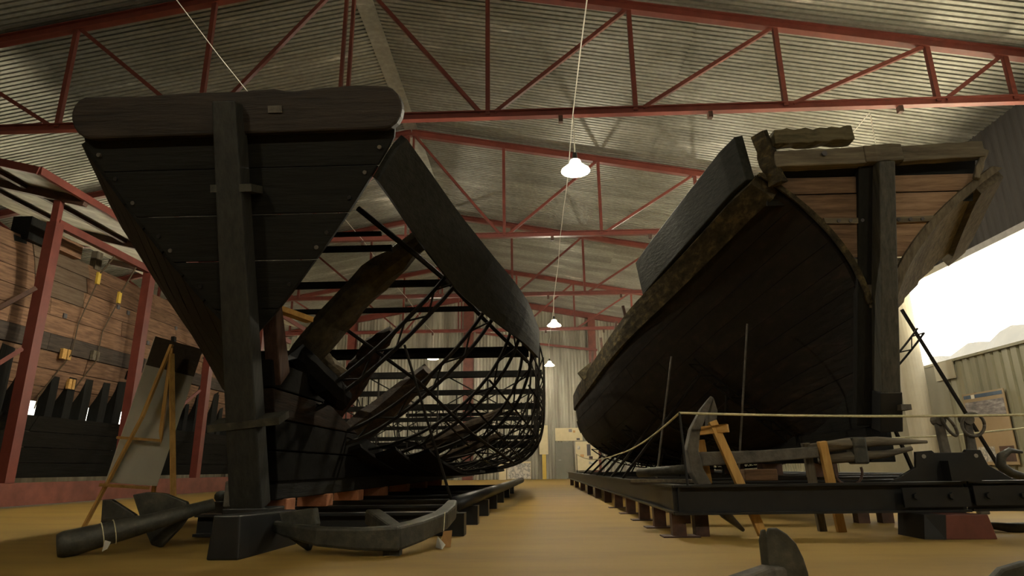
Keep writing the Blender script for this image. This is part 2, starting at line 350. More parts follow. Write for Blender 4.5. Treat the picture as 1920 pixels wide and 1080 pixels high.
put('wall_panel', MB().box((XL - .1, 34, 2.2), (XL, YF, 3.3)), 'clad_far', wl)
w2_ = thing('window_2', None, None, (XL, 20, 2.2), kind='structure')
for k in range(4): put('pane', MB().box((XL - .06, 12 + 5.5 * k, 2.2), (XL - .055, 17.5 + 5.5 * k, 3.3)), 'glass', w2_)
put('window_sill', MB().box((XL - .1, 12, 2.17), (XL + .05, 34, 2.22)), 'chrome', w2_)
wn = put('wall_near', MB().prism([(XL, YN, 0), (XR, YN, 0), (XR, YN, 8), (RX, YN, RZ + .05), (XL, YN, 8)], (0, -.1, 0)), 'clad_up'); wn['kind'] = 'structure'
win = thing('window_1', None, None, (XR, 16, WZ0), kind='structure')
put('window_head', MB().box((XR - .12, WY0, WZ1 - .02), (XR + .05, WY1, WZ1 + .13)), 'chrome', win)
put('window_sill', MB().box((XR - .06, WY0, WZ0 - .05), (XR + .05, WY1, WZ0 + .01)), 'clad_low', win)
yy = WY0; k = 0
while yy < WY1 - .1:
    put('pane', MB().box((XR + .01, yy, WZ0), (XR + .016, yy + 5.8, WZ1)), 'glass', win); yy += 5.8
# outside: ground and scrub-covered bank
gr = put('ground_outside', MB().box((XR + .35, -60, -0.6), (140, 120, -0.3)), 'soil')
gl_ = put('ground_outside', MB().box((-140, -60, -0.6), (XL - .35, 120, -0.3)), 'soil'); gl_['kind'] = 'structure'; gr['kind'] = 'structure'
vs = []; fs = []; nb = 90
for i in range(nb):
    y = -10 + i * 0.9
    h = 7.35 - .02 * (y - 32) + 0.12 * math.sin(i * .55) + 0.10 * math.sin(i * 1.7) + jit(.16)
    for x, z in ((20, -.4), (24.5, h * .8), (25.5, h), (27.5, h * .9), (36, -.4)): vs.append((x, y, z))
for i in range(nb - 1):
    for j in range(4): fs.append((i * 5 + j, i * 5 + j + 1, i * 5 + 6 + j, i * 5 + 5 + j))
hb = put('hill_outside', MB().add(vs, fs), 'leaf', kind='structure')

# roof trusses
FARN = ['nearest the camera', 'second from the camera', 'third from the camera', 'fourth from the camera, before the far wall']
ZB = 7.07
for ti, y in enumerate(TY):
    t = thing('roof_truss', 'red steel roof truss, ' + FARN[ti], 'roof truss', (RX, y, ZB), 'red roof trusses')
    zt = lambda kk: RZ - SL * abs(kk) * BAY - 0.10
    for s in (-1, 1):
        put('top_chord', MB().ibeam((RX, y, RZ - .13), (RX + s * 13.95, y, RZ - .13 - SL * 13.95), 0.15, 0.20, 0.02), 'red', t)
    put('bottom_chord', MB().ibeam((RX - 13.95, y, ZB), (RX + 13.95, y, ZB), 0.13, 0.15, 0.02), 'red', t)
    for k_ in (-4.5, -4, -3, -2, -1, 1, 2, 3, 4, 4.5):
        put('vertical', MB().bar((RX + k_ * BAY, y, ZB), (RX + k_ * BAY, y, zt(k_) - .1), 0.085, 0.085), 'red', t)
    for dx in (-.075, .075):
        put('vertical', MB().bar((RX + dx, y, ZB), (RX + dx, y, zt(0) - .1), 0.06, 0.085), 'red', t)
    for s in (-1, 1):
        for kb, kt in ((1, 0), (1, 2), (2, 3), (3, 4), (4, 4.5)):
            xb = RX + s * (kb * BAY + (.14 if kt > kb else -.14)); xt = RX + s * (kt * BAY - (.08 if kt > kb else -.1))
            put('diagonal', MB().bar((xb, y, ZB + .05), (xt, y, zt(kt) - .12), 0.075, 0.075), 'red', t)
    for hx in (0.6, -4.9, 3.4, 6.9):
        put('hanger_bracket', MB().box((hx - .04, y - .05, ZB - .2), (hx + .04, y + .05, ZB - .06)), 'rustleg', t)
tr = thing('trim_1', None, None, (RX, YF - .1, RZ), kind='structure')
for s in (-1, 1):
    put('rafter', MB().ibeam((RX, YF - .16, RZ - .2), (RX + s * 13.9, YF - .16, RZ - .2 - SL * 13.9), 0.16, 0.34, 0.03), 'red', tr)
for (x, mt, wd, nm) in ((-10.55, 'red', .42, 'red steel column on the far wall, left of the dark one'), (-3.75, 'redbrown', .55, 'wide brown steel column in the middle of the far wall'), (3.35, 'redbrown', .40, 'brown red steel column on the far wall right of the lamps')):
    o = put('wall_column', MB().ibeam((x, YF - .35, 0), (x, YF - .35, roof_z(x) - .4), wd, wd, .05) if False else MB().prism([(x - wd/2, YF - .5, 0), (x + wd/2, YF - .5, 0), (x + wd/2, YF - .45, 0), (x + .03, YF - .45, 0), (x + .03, YF - .12, 0), (x + wd/2, YF - .12, 0), (x + wd/2, YF - .07, 0), (x - wd/2, YF - .07, 0), (x - wd/2, YF - .12, 0), (x - .03, YF - .12, 0), (x - .03, YF - .45, 0), (x - wd/2, YF - .45, 0)], (0, 0, roof_z(x) - .35)), mt)
    tag(o, nm, 'column')
tag(put('wall_brace', MB().bar((-3.3, YF - .6, 8.15), (-.6, YF - .6, 7.72), .12, .14), 'red'), 'red sloping brace on the far wall left of the lamps', 'brace')
tag(put('wall_brace', MB().bar((.25, YF - .6, 7.4), (3.6, YF - .6, 6.98), .10, .12), 'red'), 'thin red brace on the far wall below the second lamp', 'brace')
o = put('round_column', MB().tube([(9.75, 16.75, 0), (9.75, 16.75, 8.1)], .29, 24), 'beige', smooth=False); tag(o, 'thick pale round column standing in front of the strip window', 'column')

# far wall fittings
dr = thing('door_1', None, None, (1.6, YF - .08, 0), kind='structure')
dlf = put('door_leaf', MB().box((1.15, YF - .12, 0), (2.05, YF - .06, 1.95)), 'doorgrey', dr)
put('door_handle', MB().bar((1.25, YF - .16, 1.0), (1.38, YF - .16, 1.0), .03, .03), 'chrome', dlf)
put('door_frame', MB().box((1.08, YF - .11, 0), (1.15, YF - .05, 2.02)), 'doorgrey', dr)
def poster(name, label, x0, x1, z0, z1, mat, prints=(), cat='poster', y=YF - .1):
    t = thing(name, label, cat, ((x0 + x1) / 2, y, z0))
    pn_ = put('panel', MB().box((x0, y - .03, z0), (x1, y, z1)), mat, t)
    for (a, b, c, d_, mt) in prints:
        put('print', MB().box((lerp(x0, x1, a), y - .036, lerp(z0, z1, c)), (lerp(x0, x1, b), y - .03, lerp(z0, z1, d_))), mt, pn_)
    return t
poster('wall_board', 'wide cream notice board above the grey door', 1.1, 2.6, 2.02, 2.72, 'cream', ((.5, .62, .68, .9, 'photoink'), (.78, .9, .05, .2, 'ink'), (.66, .74, .62, .8, 'tan')))
poster('wall_poster', 'tall cream poster with small drawings right of the grey door', 2.16, 3.4, .45, 1.96, 'cream', y=YF - .56, prints=((.08, .2, .72, .85, 'sketch'), (.5, .66, .5, .9, 'ink'), (.58, .74, .35, .48, 'rustleg'), (.56, .76, .2, .3, 'sketch'), (.2, .36, .45, .55, 'tan')))
poster('wall_drawing', 'grey drawing board near the floor left of the yellow post', -1.6, -.28, .02, .95, 'cream', ((.02, .98, .03, .9, 'sketch'),), 'drawing')
t = thing('post_sign', 'cream panel on a yellow post beside the far door', 'sign', (.45, YF - .5, 0))
put('post', MB().box((.34, YF - .52, 0), (.55, YF - .42, 1.4)), 'yellow', t)
put('panel', MB().box((.2, YF - .58, 1.3), (.68, YF - .53, 2.85)), 'cream', t)
tag(put('post_board', MB().box((-2.0, YF - .9, .0), (-1.62, YF - .86, 1.0)), 'cream'), 'small pale leaning board beside the drawing', 'board')

# ------------------------------------------------------------------ lamps and cables
def pendant(x, y, z, label, watts, bare=False):
    t = thing('pendant_lamp', label, 'lamp', (x, y, z), 'pendant lamps on cables')
    if not bare: put('shade', MB().lathe([(.05, .24), (.09, .22), (.12, .14), (.26, .02), (.265, 0), (.255, 0), (.11, .12), (.08, .2), (.04, .22)], (x, y, z), 24), 'glowshade', t, smooth=True)
    put('bulb', MB().lathe([(.001, -.035), (.10, -.025), (.19, 0.0), (.2, .02), (.12, .09), (.04, .15), (.001, .155)], (x, y, z), 16), 'bulb', t, smooth=True)
    put('lamp_cap', MB().lathe([(.001, .38), (.04, .37), (.05, .24), (.001, .24)], (x, y, z), 12), 'steel', t)
    put('drop_cord', MB().tube([(x, y, z + .37), (x, y, 7.0)], .012, 6), 'cord', t)
    ld = bpy.data.lights.new('lamp_light', 'POINT'); ld.energy = watts; ld.color = (1.0, .95, .82) if bare else (1.0, .91, .70); ld.shadow_soft_size = .16
    lo = bpy.data.objects.new('lamp_light', ld); COL.objects.link(lo); lo.location = (x, y, z - (.12 if not bare else .22)); clean_parent(lo, t)
pendant(.84, 10.7, 5.85, 'large glowing pendant lamp hanging nearest above the aisle', LAMP_W)
pendant(.84, -2.3, 5.85, 'added unseen pendant lamp behind the viewer, in line with the aisle row', LAMP_W * .4)  # unseen lamp added to brighten the near floor
pendant(6.46, -2.3, 5.85, 'added unseen pendant lamp behind the viewer, in line with the window row', LAMP_W * .6)  # unseen lamp added to light the brown transom
pendant(-4.86, -2.3, 5.85, 'added unseen pendant lamp behind the viewer, in line with the left row', LAMP_W * .6)  # unseen lamp added to light the easel board and left anchors
pendant(.80, 23.7, 5.80, 'glowing pendant lamp second along the aisle', LAMP_W)
pendant(.82, 33.4, 5.78, 'small far pendant lamp close to the far wall above the aisle', LAMP_W * .22)
pendant(-4.86, 10.7, 5.80, 'pendant lamp hidden behind the black transom', LAMP_W)
pendant(-4.86, 30.2, 5.70, 'small pendant lamp seen through the lattice ship', LAMP_W * .35)
pendant(6.46, 10.9, 5.80, 'pendant lamp hidden behind the brown transom', LAMP_W)
pendant(6.46, 23.7, 5.80, 'pendant lamp hidden behind the dark hull', LAMP_W)
def cable(x, label, ys=(-8, -2.3, 4, 10.7, 17.2, 23.7, 30.2, 33.4), rad=.010):
    pts = []
    for a, b in zip(ys[:-1], ys[1:]):
        for i in range(6):
            u = i / 6; pts.append((x + .012 * math.sin(9 * u + a), lerp(a, b, u), 7.0 - .10 * 4 * u * (1 - u)))
    pts.append((x, ys[-1], 7.0))
    tag(put('lamp_cable', MB().tube(pts, rad, 6), 'cord'), label, 'cable', 'lamp cables')
cable(.84, 'white cable running over the aisle from truss to truss')
cable(-4.86, 'thin pale cable crossing behind the black transom', (-8, -2.3, 4, 10.7, 17.2, 23.7, 30.2), .006)
cable(6.46, 'lamp cable above the dark hulled ship', (10.9, 17.2, 23.7))

# ------------------------------------------------------------------ hull maths
class Hull:
    def __init__(s, cx, Y, B, ZS, ZK, A, P, tr):
        s.cx = cx; s.Y = Y; s.B = B; s.ZS = ZS; s.ZK = ZK; s.A = A; s.P = P; s.tr = tr
        s.cache = {}
    def par(s, y): return [float(np.interp(y, s.Y, q)) for q in (s.B, s.ZS, s.ZK, s.A, s.P)]
    def half(s, y, z):
        B, zs, zk, a, p = s.par(y); t = min(1.15, max(0.0, (z - zk) / (zs - zk)))
        return B * (1 - max(0.0, 1 - t) ** a) ** p if t < 1 else B * (1 + (t - 1) * .1)
    def sec(s, y, n=60):
        key = round(y, 3)
        if key in s.cache: return s.cache[key]
        B, zs, zk, a, p = s.par(y)
        t = np.linspace(0, 1, n) ** 2.2
        b = B * (1 - (1 - t) ** a) ** p; z = zk + t * (zs - zk)
        d = np.concatenate([[0], np.cumsum(np.hypot(np.diff(b), np.diff(z)))])
        s.cache[key] = (b, z, d / d[-1], d[-1]); return s.cache[key]
    def at(s, y, u):
        b, z, g, L = s.sec(y); return float(np.interp(u, g, b)), float(np.interp(u, g, z))
    def pt(s, y, u, side, off=0.0):
        b, z = s.at(y, u)
        if off:
            b2, z2 = s.at(y, min(1, u + .01)); b1, z1 = s.at(y, max(0, u - .01))
            tx, tz = b2 - b1, z2 - z1; l = math.hypot(tx, tz) or 1
            b += off * tz / l; z -= off * tx / l
        return (s.cx + side * b, y, z)
    def start(s, u):
        y = 6.0
        for _ in range(12): y = .5 * y + .5 * s.tr(s.at(y, u)[1])
        return y
    def plank(s, side, u0, u1, y0, y1, thick=.05, ny=10, nu=3, off=0.0, raw=False, u0e=None):
        out, inn = [], []
        for i in range(ny + 1):
            for j in range(nu + 1):
                u = lerp(u0 if u0e is None else lerp(u0, u0e, max(0, i / ny - .35) / .65), u1, j / nu); ys = max(y0, s.start(u)) if not raw else y0
                y = lerp(ys, y1, i / ny)
                out.append(s.pt(y, u, side, off + thick)); inn.append(s.pt(y, u, side, off))
        W = nu + 1; N = len(out); fs = []
        for i in range(ny):
            for j in range(nu):
                q = (i * W + j, i * W + j + 1, (i + 1) * W + j + 1, (i + 1) * W + j)
                fs.append(q); fs.append(tuple(N + k for k in q[::-1]))
        for i in range(ny):
            for j in (0, nu):
                a, b = i * W + j, (i + 1) * W + j; fs.append((a, b, N + b, N + a))
        for i in (0, ny):
            for j in range(nu):
                a, b = i * W + j, i * W + j + 1; fs.append((a, b, N + b, N + a))
        return MB().add(out + inn, fs)

# ------------------------------------------------------------------ left ship: lattice hull with black transom
LCX = -2.53
def ltr(z): return 6.0 - (z - .36) * .3556
LH = Hull(LCX, [4.8, 5.3, 6, 7, 8, 9, 10, 12, 14, 17, 20, 23, 26],
          [1.36, 1.52, 1.74, 2.02, 2.24, 2.40, 2.52, 2.72, 2.78, 2.78, 2.6, 1.9, .4],
          [3.46, 3.34, 3.16, 3.02, 2.97, 2.94, 2.85, 2.72, 2.66, 2.62, 2.66, 2.8, 3.0],
          [1.95, 1.85, 1.50, 1.12, .88, .72, .62, .52, .5, .5, .5, .52, .6],
          [1.0, 1.0, 1.0, 1.08, 1.25, 1.7, 2.4, 4.0, 4.5, 4.5, 4, 2.4, 1.2],
          [.90, .86, .78, .74, .68, .58, .46, .29, .26, .26, .3, .5, .9], ltr)
ship = thing('lattice_ship', 'black raked transom stern and open steel lattice hull with a tall sternpost', 'ship', (LCX, 6, .3))
nv = Vector((0, -1, -.3556)).normalized()
def ltp(x, z, off=0.0): return Vector((x, ltr(z), z)) + nv * off
def lw(z): return LH.half(ltr(z), z) if z < 3.43 else 1.37
def strip(z0, z1, xa, xb, off, thick, tp, n=6):
    # plank between heights, edges given as functions of z
    zs = [lerp(z0, z1, i / n) for i in range(n + 1)]
    poly = [tp(xb(z), z, off) for z in zs] + [tp(xa(z), z, off) for z in zs[::-1]]
    return poly
zz = [1.62, 2.0, 2.40, 2.78, 3.16, 3.50]
for a, b in zip(zz[:-1], zz[1:]):
    put('transom_plank', MB().prism(strip(a + .0025, b - .0025, lambda z: LCX - max(.06, lw(z)), lambda z: LCX + max(.06, lw(z)), 0, .07, ltp), nv * (.06 + jit(.006))), 'tar_x', ship, .008)
# cap board with rounded ends
prof = []
for cx_, cz_, a0, a1 in ((LCX + 1.30, 3.60, -88, 80), (LCX - 1.24, 3.585, 100, 268)):
    for i in range(9):
        a = R(lerp(a0, a1, i / 8)); prof.append((cx_ + .16 * math.cos(a), cz_ + .17 * math.sin(a)))
prof2 = []
for (x, z) in prof: prof2.append(ltp(x, z, .02))
right, left = prof2[:9], prof2[9:]
top = [ltp(lerp(right[-1].x, left[0].x, f_), lerp(3.78, 3.745, f_) + (-.02 if .28 < f_ < .36 else .0) + .006 * math.sin(f_ * 21), .02) for f_ in (.1, .2, .3, .33, .37, .5, .65, .8, .92)]
capb = put('transom_cap', MB().prism(right + top + left, nv * .14), wood('scorched_cap_timber', (.010, .008, .006), (.045, .032, .024), GX, .6, .1, .7, .35), ship, .02)
put('name_plate', MB().prism([ltp(x, z, .165) for x, z in ((-2.21, 3.58), (-2.09, 3.58), (-2.09, 3.635), (-2.21, 3.635))], nv * .01), 'oldiron', capb)
# sternpost, rudder hinges
po = [ltp(LCX - .10, 3.66, .10), ltp(LCX + .10, 3.66, .10), ltp(LCX + .145, .36, .08), ltp(LCX - .145, .36, .08)]
spost = put('sternpost', MB().prism(po, nv * .2), wood('grey_black_sternpost', (.014, .0145, .013), (.040, .040, .034), GZ, .6, .05, .5, .3), ship, .015)
put('stern_knee', MB().prism([(LCX + .08, 5.75, 1.35), (LCX + .08, 5.45, 2.05), (LCX + .08, 5.62, 2.08), (LCX + .08, 5.95, 1.5)], (.13, 0, 0)), wood('dim_red_knee', (.025, .012, .008), (.075, .038, .024), GZ, .8, 0), ship, .012)
put('broken_knee_top', MB().bar((LCX + .12, 5.6, 2.06), (LCX + .34, 6.0, 2.02), .10, .05), 'pine_x', ship)
for z in (2.98, 1.05):
    x_ = .2 if z > 1.5 else .34
    put('gudgeon', MB().prism([ltp(LCX - x_ + .05, z - .03, .07), ltp(LCX + x_, z - .03 + (.06 if z < 1.5 else 0), .07), ltp(LCX + x_, z + .03 + (.06 if z < 1.5 else 0), .07), ltp(LCX - x_ + .05, z + .03, .07)], nv * .225), 'iron', spost)
for z in (3.3, 3.1, 2.9, 2.62, 2.5, 2.2):
    for s in (-1, 1):
        if lw(z) > .3:
            q = ltp(LCX + s * (lw(z) - .07), z, .055); put('bolt_head', MB().tube([q, q + nv * .025], .018, 8), 'oldiron' if random.random() < .35 else 'steel', ship)
# port planking of the quarter
US = [0.10, .22, .34, .46, .58, .70, .82, .91, 1.0]
for i, (a, b) in enumerate(zip(US[:-1], US[1:])):
    put('hull_plank', LH.plank(-1, a + .003, b - .003, 4.6, 8.6 + (i % 3) * .5, .05), 'tar_y', ship)
put('hull_light_block', LH.plank(-1, .08, .99, 5.2, 8.6, .03, 12, 12, off=-.06), 'tar_y', ship)  # unseen skin added to stop light leaking between the planks
# starboard: sheer strake and low strakes
put('sheer_strake', LH.plank(1, .79, 1.0, 4.95, 10.4, .07, 18, 4, u0e=.88), 'hoar_y', ship)
put('sheer_strake_fork', MB().sweep([(LCX + 2.55, 10.3, 2.70), (LCX + 2.57, 10.7, 2.62), (LCX + 2.58, 11.0, 2.55)], [.06, .06, .05], [.2, .16, .06]), 'hoar_y', ship)
for i, (a, b) in enumerate(((0.02, .10), (.10, .19), (.19, .28))):
    put('hull_plank', LH.plank(1, a + .003, b - .003, 8.2 + .6 * i, 19 - i * 2.2, .05, 14, raw=True), 'flatblack', ship)
for i in range(5):  # low port strakes added to darken the background behind the frames
    put('hull_plank', LH.plank(-1, .03 + .09 * i, .117 + .09 * i, 9.2 + (i % 3) * .3, 22 - (i % 2), .05, 14, raw=True), 'tar_y', ship)
for i in range(2):  # further low strakes added to block the bright wall beyond
    put('hull_plank', LH.plank(1, .283 + .06 * i, .34 + .06 * i, 12.5 + i, 17.5 - i, .05, 10, raw=True), 'tar_y', ship)
# deadwood timbers
dz = [(.50, .78), (.78, 1.06), (1.06, 1.33), (1.33, 1.58)]
for i, (a, b) in enumerate(dz):
    y1a, y1b = (12.5, 11.0, 8.6, 7.3)[i], (11.2, 8.8, 7.4, 6.5)[i]
    put('deadwood_plank', MB().prism([(LCX + .16, ltr(a) + .05, a + .006), (LCX + .16, y1a, a + .006 - .0), (LCX + .16, y1b, b - .006), (LCX + .16, ltr(b) + .05, b - .006)], (-.30, 0, 0)), ('flatblack', 'flatblack', 'flatblack', 'flatblack')[i] if i != 2 else wood('dark_brown_deadwood', (.006, .004, .003), (.026, .016, .010), GY, .85, .1, .5, .1), ship, .01)
put('keel', MB().box((LCX - .14, 6.05, .34), (LCX + .14, 25.5, .52)), 'tar_y', ship, .012)
put('keel_heel', MB().box((LCX - .2, 5.72, .30), (LCX + .05, 6.1, .52)), 'oldiron', ship, .015)
# lattice frames
def frame_mesh(y, u0=.0, off_in=-.17, step=.085):
    mb = MB(); rr_ = .026 if y < 11 else .02
    for side in (-1, 1):
        n = 22
        po_ = [LH.pt(y, lerp(u0, 1, i / n), side, -.02) for i in range(n + 1)]
        pi_ = [LH.pt(y, lerp(u0 + .02, 1, i / n), side, off_in) for i in range(n + 1)]
        pi_ = [(LCX + side * max(.03, side * (q[0] - LCX)), q[1], q[2]) for q in pi_]
        mb.tube(po_, rr_, 5); mb.tube(pi_, rr_, 5)
        zg = []
        for i in range(0, n + 1, 2): zg.append(po_[i] if i % 4 else pi_[i])
        mb.tube(zg, .014, 4)
    b0 = LH.at(y, .02)
    mb.bar((LCX - .12, y, LH.par(y)[2] - .02), (LCX + .12, y, LH.par(y)[2] - .02), .04, .05)
    return mb
ys_f = [6.9, 8.1, 9.2, 10.2, 11.3, 12.5, 13.6, 14.8, 16, 17.3, 18.6, 20, 21.5, 23, 24.5]
for y in ys_f: put('lattice_frame', frame_mesh(y), 'rebar', ship)
for i, u in enumerate((.12, .26, .40, .52, .64, .76, .88, .99)):
    for side in (1,):
        y0 = 9.0 if (side == 1 and u < .7) else (8.6 if side == -1 else 10.4)
        put('stringer', MB().tube([LH.pt(y, u, side, -.02) for y in np.linspace(y0, 25, 14)], .016, 5), 'rebar', ship)
for (y, z, h, wd) in ((5.9, 2.87, .035, .05), (6.14, 2.80, .05, .07), (7.45, 2.8, .07, .09), (8.7, 2.78, .06, .08), (10.1, 2.40, .15, .16), (12.7, 2.42, .12, .14), (15.8, 2.42, .12, .14), (19.3, 2.42, .12, .14), (22.4, 2.42, .11, .12), (12.0, 1.7, .09, .09), (14.2, 1.65, .09, .09), (16.6, 1.62, .09, .09), (18.4, 1.3, .08, .08), (20.6, 1.3, .08, .08), (13.2, 1.2, .08, .08), (17.2, 1.15, .08, .08)):
    hb_ = LH.half(y, z) - .06
    if y < 9: hb_ -= .35
    put('deck_beam', MB().bar((LCX - hb_, y, z), (LCX + hb_, y, z), wd, h), 'flatblack', ship)
for y in (12.7, 15.8, 19.3):
    for x in (-1.6, -.6, .6, 1.6):
        put('beam_post', MB().bar((LCX + x, y, .62), (LCX + x, y, 2.38), .03, .03), 'rebar', ship)
for y in (12.72, 15.82, 19.32):
    for a, b in ((-2.4, -.8), (-.8, .8), (.8, 2.4)):
        put('cross_brace', MB().bar((LCX + a, y, 2.38), (LCX + b, y, 1.5), .025, .025), 'rebar', ship)
        put('cross_brace', MB().bar((LCX + b, y + .03, 2.38), (LCX + a, y + .03, 1.5), .025, .025), 'rebar', ship)
put('sheer_bar', MB().tube([(-1.75, 5.9, 3.15), (-1.16, 6.05, 2.68), (-1.0, 7.4, 2.77), (-.7, 8.6, 2.62), (-.1, 10.0, 2.22)], .03, 6), 'rebar', ship)
# salvaged timbers standing inside
DKT = wood('dim_floor_timber', (.008, .006, .0045), (.035, .024, .015), (6, 6, 6), .85, .1, .6, .1)
def timber(name, pts, ws, hs, mat):
    P_ = []; R_ = []
    for i in range(len(pts) - 1):
        for k in range(4):
            f_ = k / 4; P_.append(tuple(lerp(a, b, f_) for a, b in zip(pts[i], pts[i + 1]))); R_.append(lerp(ws[i], ws[i + 1], f_) * .5)
    P_.append(tuple(pts[-1])); R_.append(ws[-1] * .5)
    o = put(name, MB().tube(P_, R_, 9), mat, ship); rough_poly(o.data, .018, int(pts[0][1] * 100))
timber('old_frame_timber', [(-2.6, 6.9, 1.72), (-2.25, 6.85, 2.2), (-1.75, 6.7, 2.66), (-1.2, 6.5, 3.02)], [.36, .38, .36, .26], [.3, .32, .3, .26], wood('olive_old_timber', (.018, .015, .009), (.075, .060, .034), (6, 6, 6), .7, .1, .6))
timber('old_frame_timber', [(-2.62, 8.1, 1.32), (-2.3, 8.1, 1.75), (-2.05, 8.0, 2.12), (-1.8, 7.9, 2.32)], [.36, .36, .30, .12], [.28, .28, .25, .10], wood('dim_red_timber', (.010, .006, .004), (.05, .028, .017), (6, 6, 6), .8, .1, .6, .1))
timber('old_frame_timber', [(-2.6, 9.2, 1.10), (-2.1, 9.1, 1.45), (-1.5, 8.9, 1.95)], [.42, .40, .22], [.28, .26, .2], wood('dim_brown_timber', (.016, .011, .008), (.07, .045, .027), (6, 6, 6), .75, .1, .6))
timber('old_floor_timber', [(-2.5, 6.5, 1.78), (-2.25, 6.75, 1.50), (-2.1, 7.0, 1.34)], [.26, .30, .24], [.26, .26, .22], 'flatblack')
timber('old_floor_timber', [(-2.45, 7.1, 1.88), (-2.2, 7.3, 1.68)], [.14, .12], [.2, .16], 'grey_x')
for (a, b, w_) in (((-1.75, 10.2, .95), (-.6, 11.2, 1.55), .16), ((-2.0, 11.4, .8), (-.9, 11.4, 1.4), .2), ((-1.9, 13, .75), (-.7, 13.2, 1.25), .2), ((-3.2, 12.4, .75), (-4.4, 12.5, 1.6), .2), ((-3.1, 10.2, .95), (-4.2, 10.3, 1.75), .2)):
    timber('old_floor_timber', [a, [(p + q) / 2 for p, q in zip(a, b)], b], [w_, w_, w_ * .7], [w_, w_, w_ * .7], DKT)
put('batten', MB().tube([(-2.31, 7.0, 2.27), (-1.40, 7.6, 1.62), (-.85, 8.6, 1.05), (-.36, 10.6, .68)], .022, 6), 'rebar', ship)
put('prop', MB().tube([(-1.36, 6.55, 1.86), (-.82, 6.42, .3)], .014, 6), 'rebar', ship)

# left cradle
cl = thing('ship_cradle', 'low black steel beams carrying the lattice ship', 'cradle', (LCX, 10, 0))
for i, y in enumerate((6.35, 7.55, 8.9, 10.4, 12.2, 14.2, 16.4)):
    put('cross_beam', MB().ibeam((-3.25 if i < 2 else -4.5, y, .11), (-.76 + .02 * i, y, .11), .16, .2, .025), 'steel', cl)
    put('keel_block', MB().box((LCX - .17, y - .12, .21), (LCX + .17, y + .12, .345)), 'brick', cl, .01)
    put('beam_end', MB().box((-.84 + .02 * i, y - .10, 0), (-.68 + .02 * i, y + .10, .2)), 'steel', cl)
put('side_rail', MB().tube([(-.80, 6.5, .27), (-.68, 10, .27), (-.55, 14, .27), (-.42, 18.8, .27)], .075, 10), 'steel', cl, smooth=True)
put('side_rail', MB().tube([(-4.35, 9.0, .27), (-4.4, 12, .27), (-4.3, 18.8, .27)], .075, 10), 'iron', cl, smooth=True)
put('heel_block', MB().box((LCX - .2, 5.72, .0), (LCX + .2, 6.12, .29)), 'steel', cl, .01)
tag(put('sleeper_block', MB().prism([(-2.33, 4.72, 0), (-2.10, 4.72, 0), (-2.12, 4.72, .30), (-2.31, 4.72, .30)], (.05, 1.0, -.02)), 'steel', bevel=.012), 'black tapered sleeper block in front of the sternpost', 'block')

# left anchors
an = thing('iron_anchor', 'black iron anchor with round thick bar end and pointed palms by the easel', 'anchor', (-3.4, 5.4, 0))
shk = put('shank', MB().tube([(-3.57, 4.93, .085), (-3.54, 4.95, .092), (-3.5, 5.0, .098), (-3.1, 5.33, .215), (-2.76, 5.62, .335)], [.08, .094, .098, .07, .045], 14), 'iron', an, smooth=True)
put('palm', MB().prism([(-3.42, 5.52, .42), (-3.3, 5.52, .44), (-3.15, 5.52, .43), (-2.95, 5.52, .36), (-2.90, 5.52, .27), (-2.98, 5.52, .15), (-3.12, 5.52, 0), (-3.2, 5.52, .02), (-3.28, 5.52, .15), (-3.36, 5.52, .30)], (0, .05, 0)), 'iron', an, .01)
put('palm', MB().prism([(-4.06, 6.1, .36), (-3.97, 6.1, .36), (-3.72, 6.1, .22), (-3.86, 6.1, .05), (-4.03, 6.1, .02)], (0, .05, 0)), 'iron', an, .01)
put('arm', MB().tube([(-4.0, 6.1, .16), (-3.7, 6.02, .16), (-3.35, 5.75, .18), (-3.1, 5.55, .2)], [.035, .06, .07, .04], 10), 'iron', an, smooth=True)
for q in ((-3.36, 5.115, .14), (-3.30, 5.165, .157)):
    d_ = Vector((.4, .33, .117)).normalized(); q = Vector(q)
    mb = MB(); x_ = d_.cross(Vector((0, 0, 1))).normalized(); z_ = x_.cross(d_)
    mb.tube([q + x_ * .092 * math.cos(a) + z_ * .092 * math.sin(a) for a in np.linspace(0, 2 * math.pi, 19)], .004, 5)
    put('string_loop', mb, 'rope', shk)
tag(put('paper_tag', MB().prism([(-3.28, 5.02, .03), (-3.23, 5.0, .05), (-3.21, 5.0, .10), (-3.27, 5.02, .11)], (0, .004, 0)), 'paper'), 'small white paper tag under the thick anchor bar', 'tag')
an2 = thing('iron_anchor', 'black iron anchor lying flat with angular crown toward the camera', 'anchor', (-1.1, 5.0, 0))
put('arm', MB().sweep([(-2.24, 5.45, .19), (-1.95, 5.2, .16), (-1.6, 4.97, .13), (-1.3, 4.9, .12), (-1.0, 4.93, .12)], [.05, .09, .12, .14, .16], [.06, .1, .13, .15, .17]), 'iron', an2, .02)
put('arm', MB().sweep([(-1.06, 4.9, .12), (-.92, 5.1, .15), (-.80, 5.55, .19), (-.78, 5.95, .23), (-.8, 6.3, .27)], [.16, .14, .13, .12, .09], [.17, .15, .14, .13, .1]), 'iron', an2, .02)
put('shank', MB().sweep([(-1.06, 4.98, .14), (-1.25, 5.35, .19), (-1.4, 5.68, .22)], [.12, .13, .13], [.14, .13, .12]), 'iron', an2, .02)
put('palm', MB().prism([(-2.05, 5.26, .28), (-1.75, 5.2, .32), (-1.72, 5.2, .2), (-1.78, 5.2, .0), (-1.98, 5.24, .11)], (.02, .05, 0)), 'iron', an2, .01)
put('crown_foot', MB().box((-1.12, 4.9, 0), (-1.0, 5.0, .06)), 'iron', an2)
lt = thing('label_card', 'tan label card hanging by a string from the anchor arm', 'card', (-.72, 5.3, 0))
put('card', MB().prism([(-.77, 5.34, .01), (-.68, 5.30, .01), (-.67, 5.30, .135), (-.745, 5.34, .125)], (0, .004, 0)), 'tan', lt)
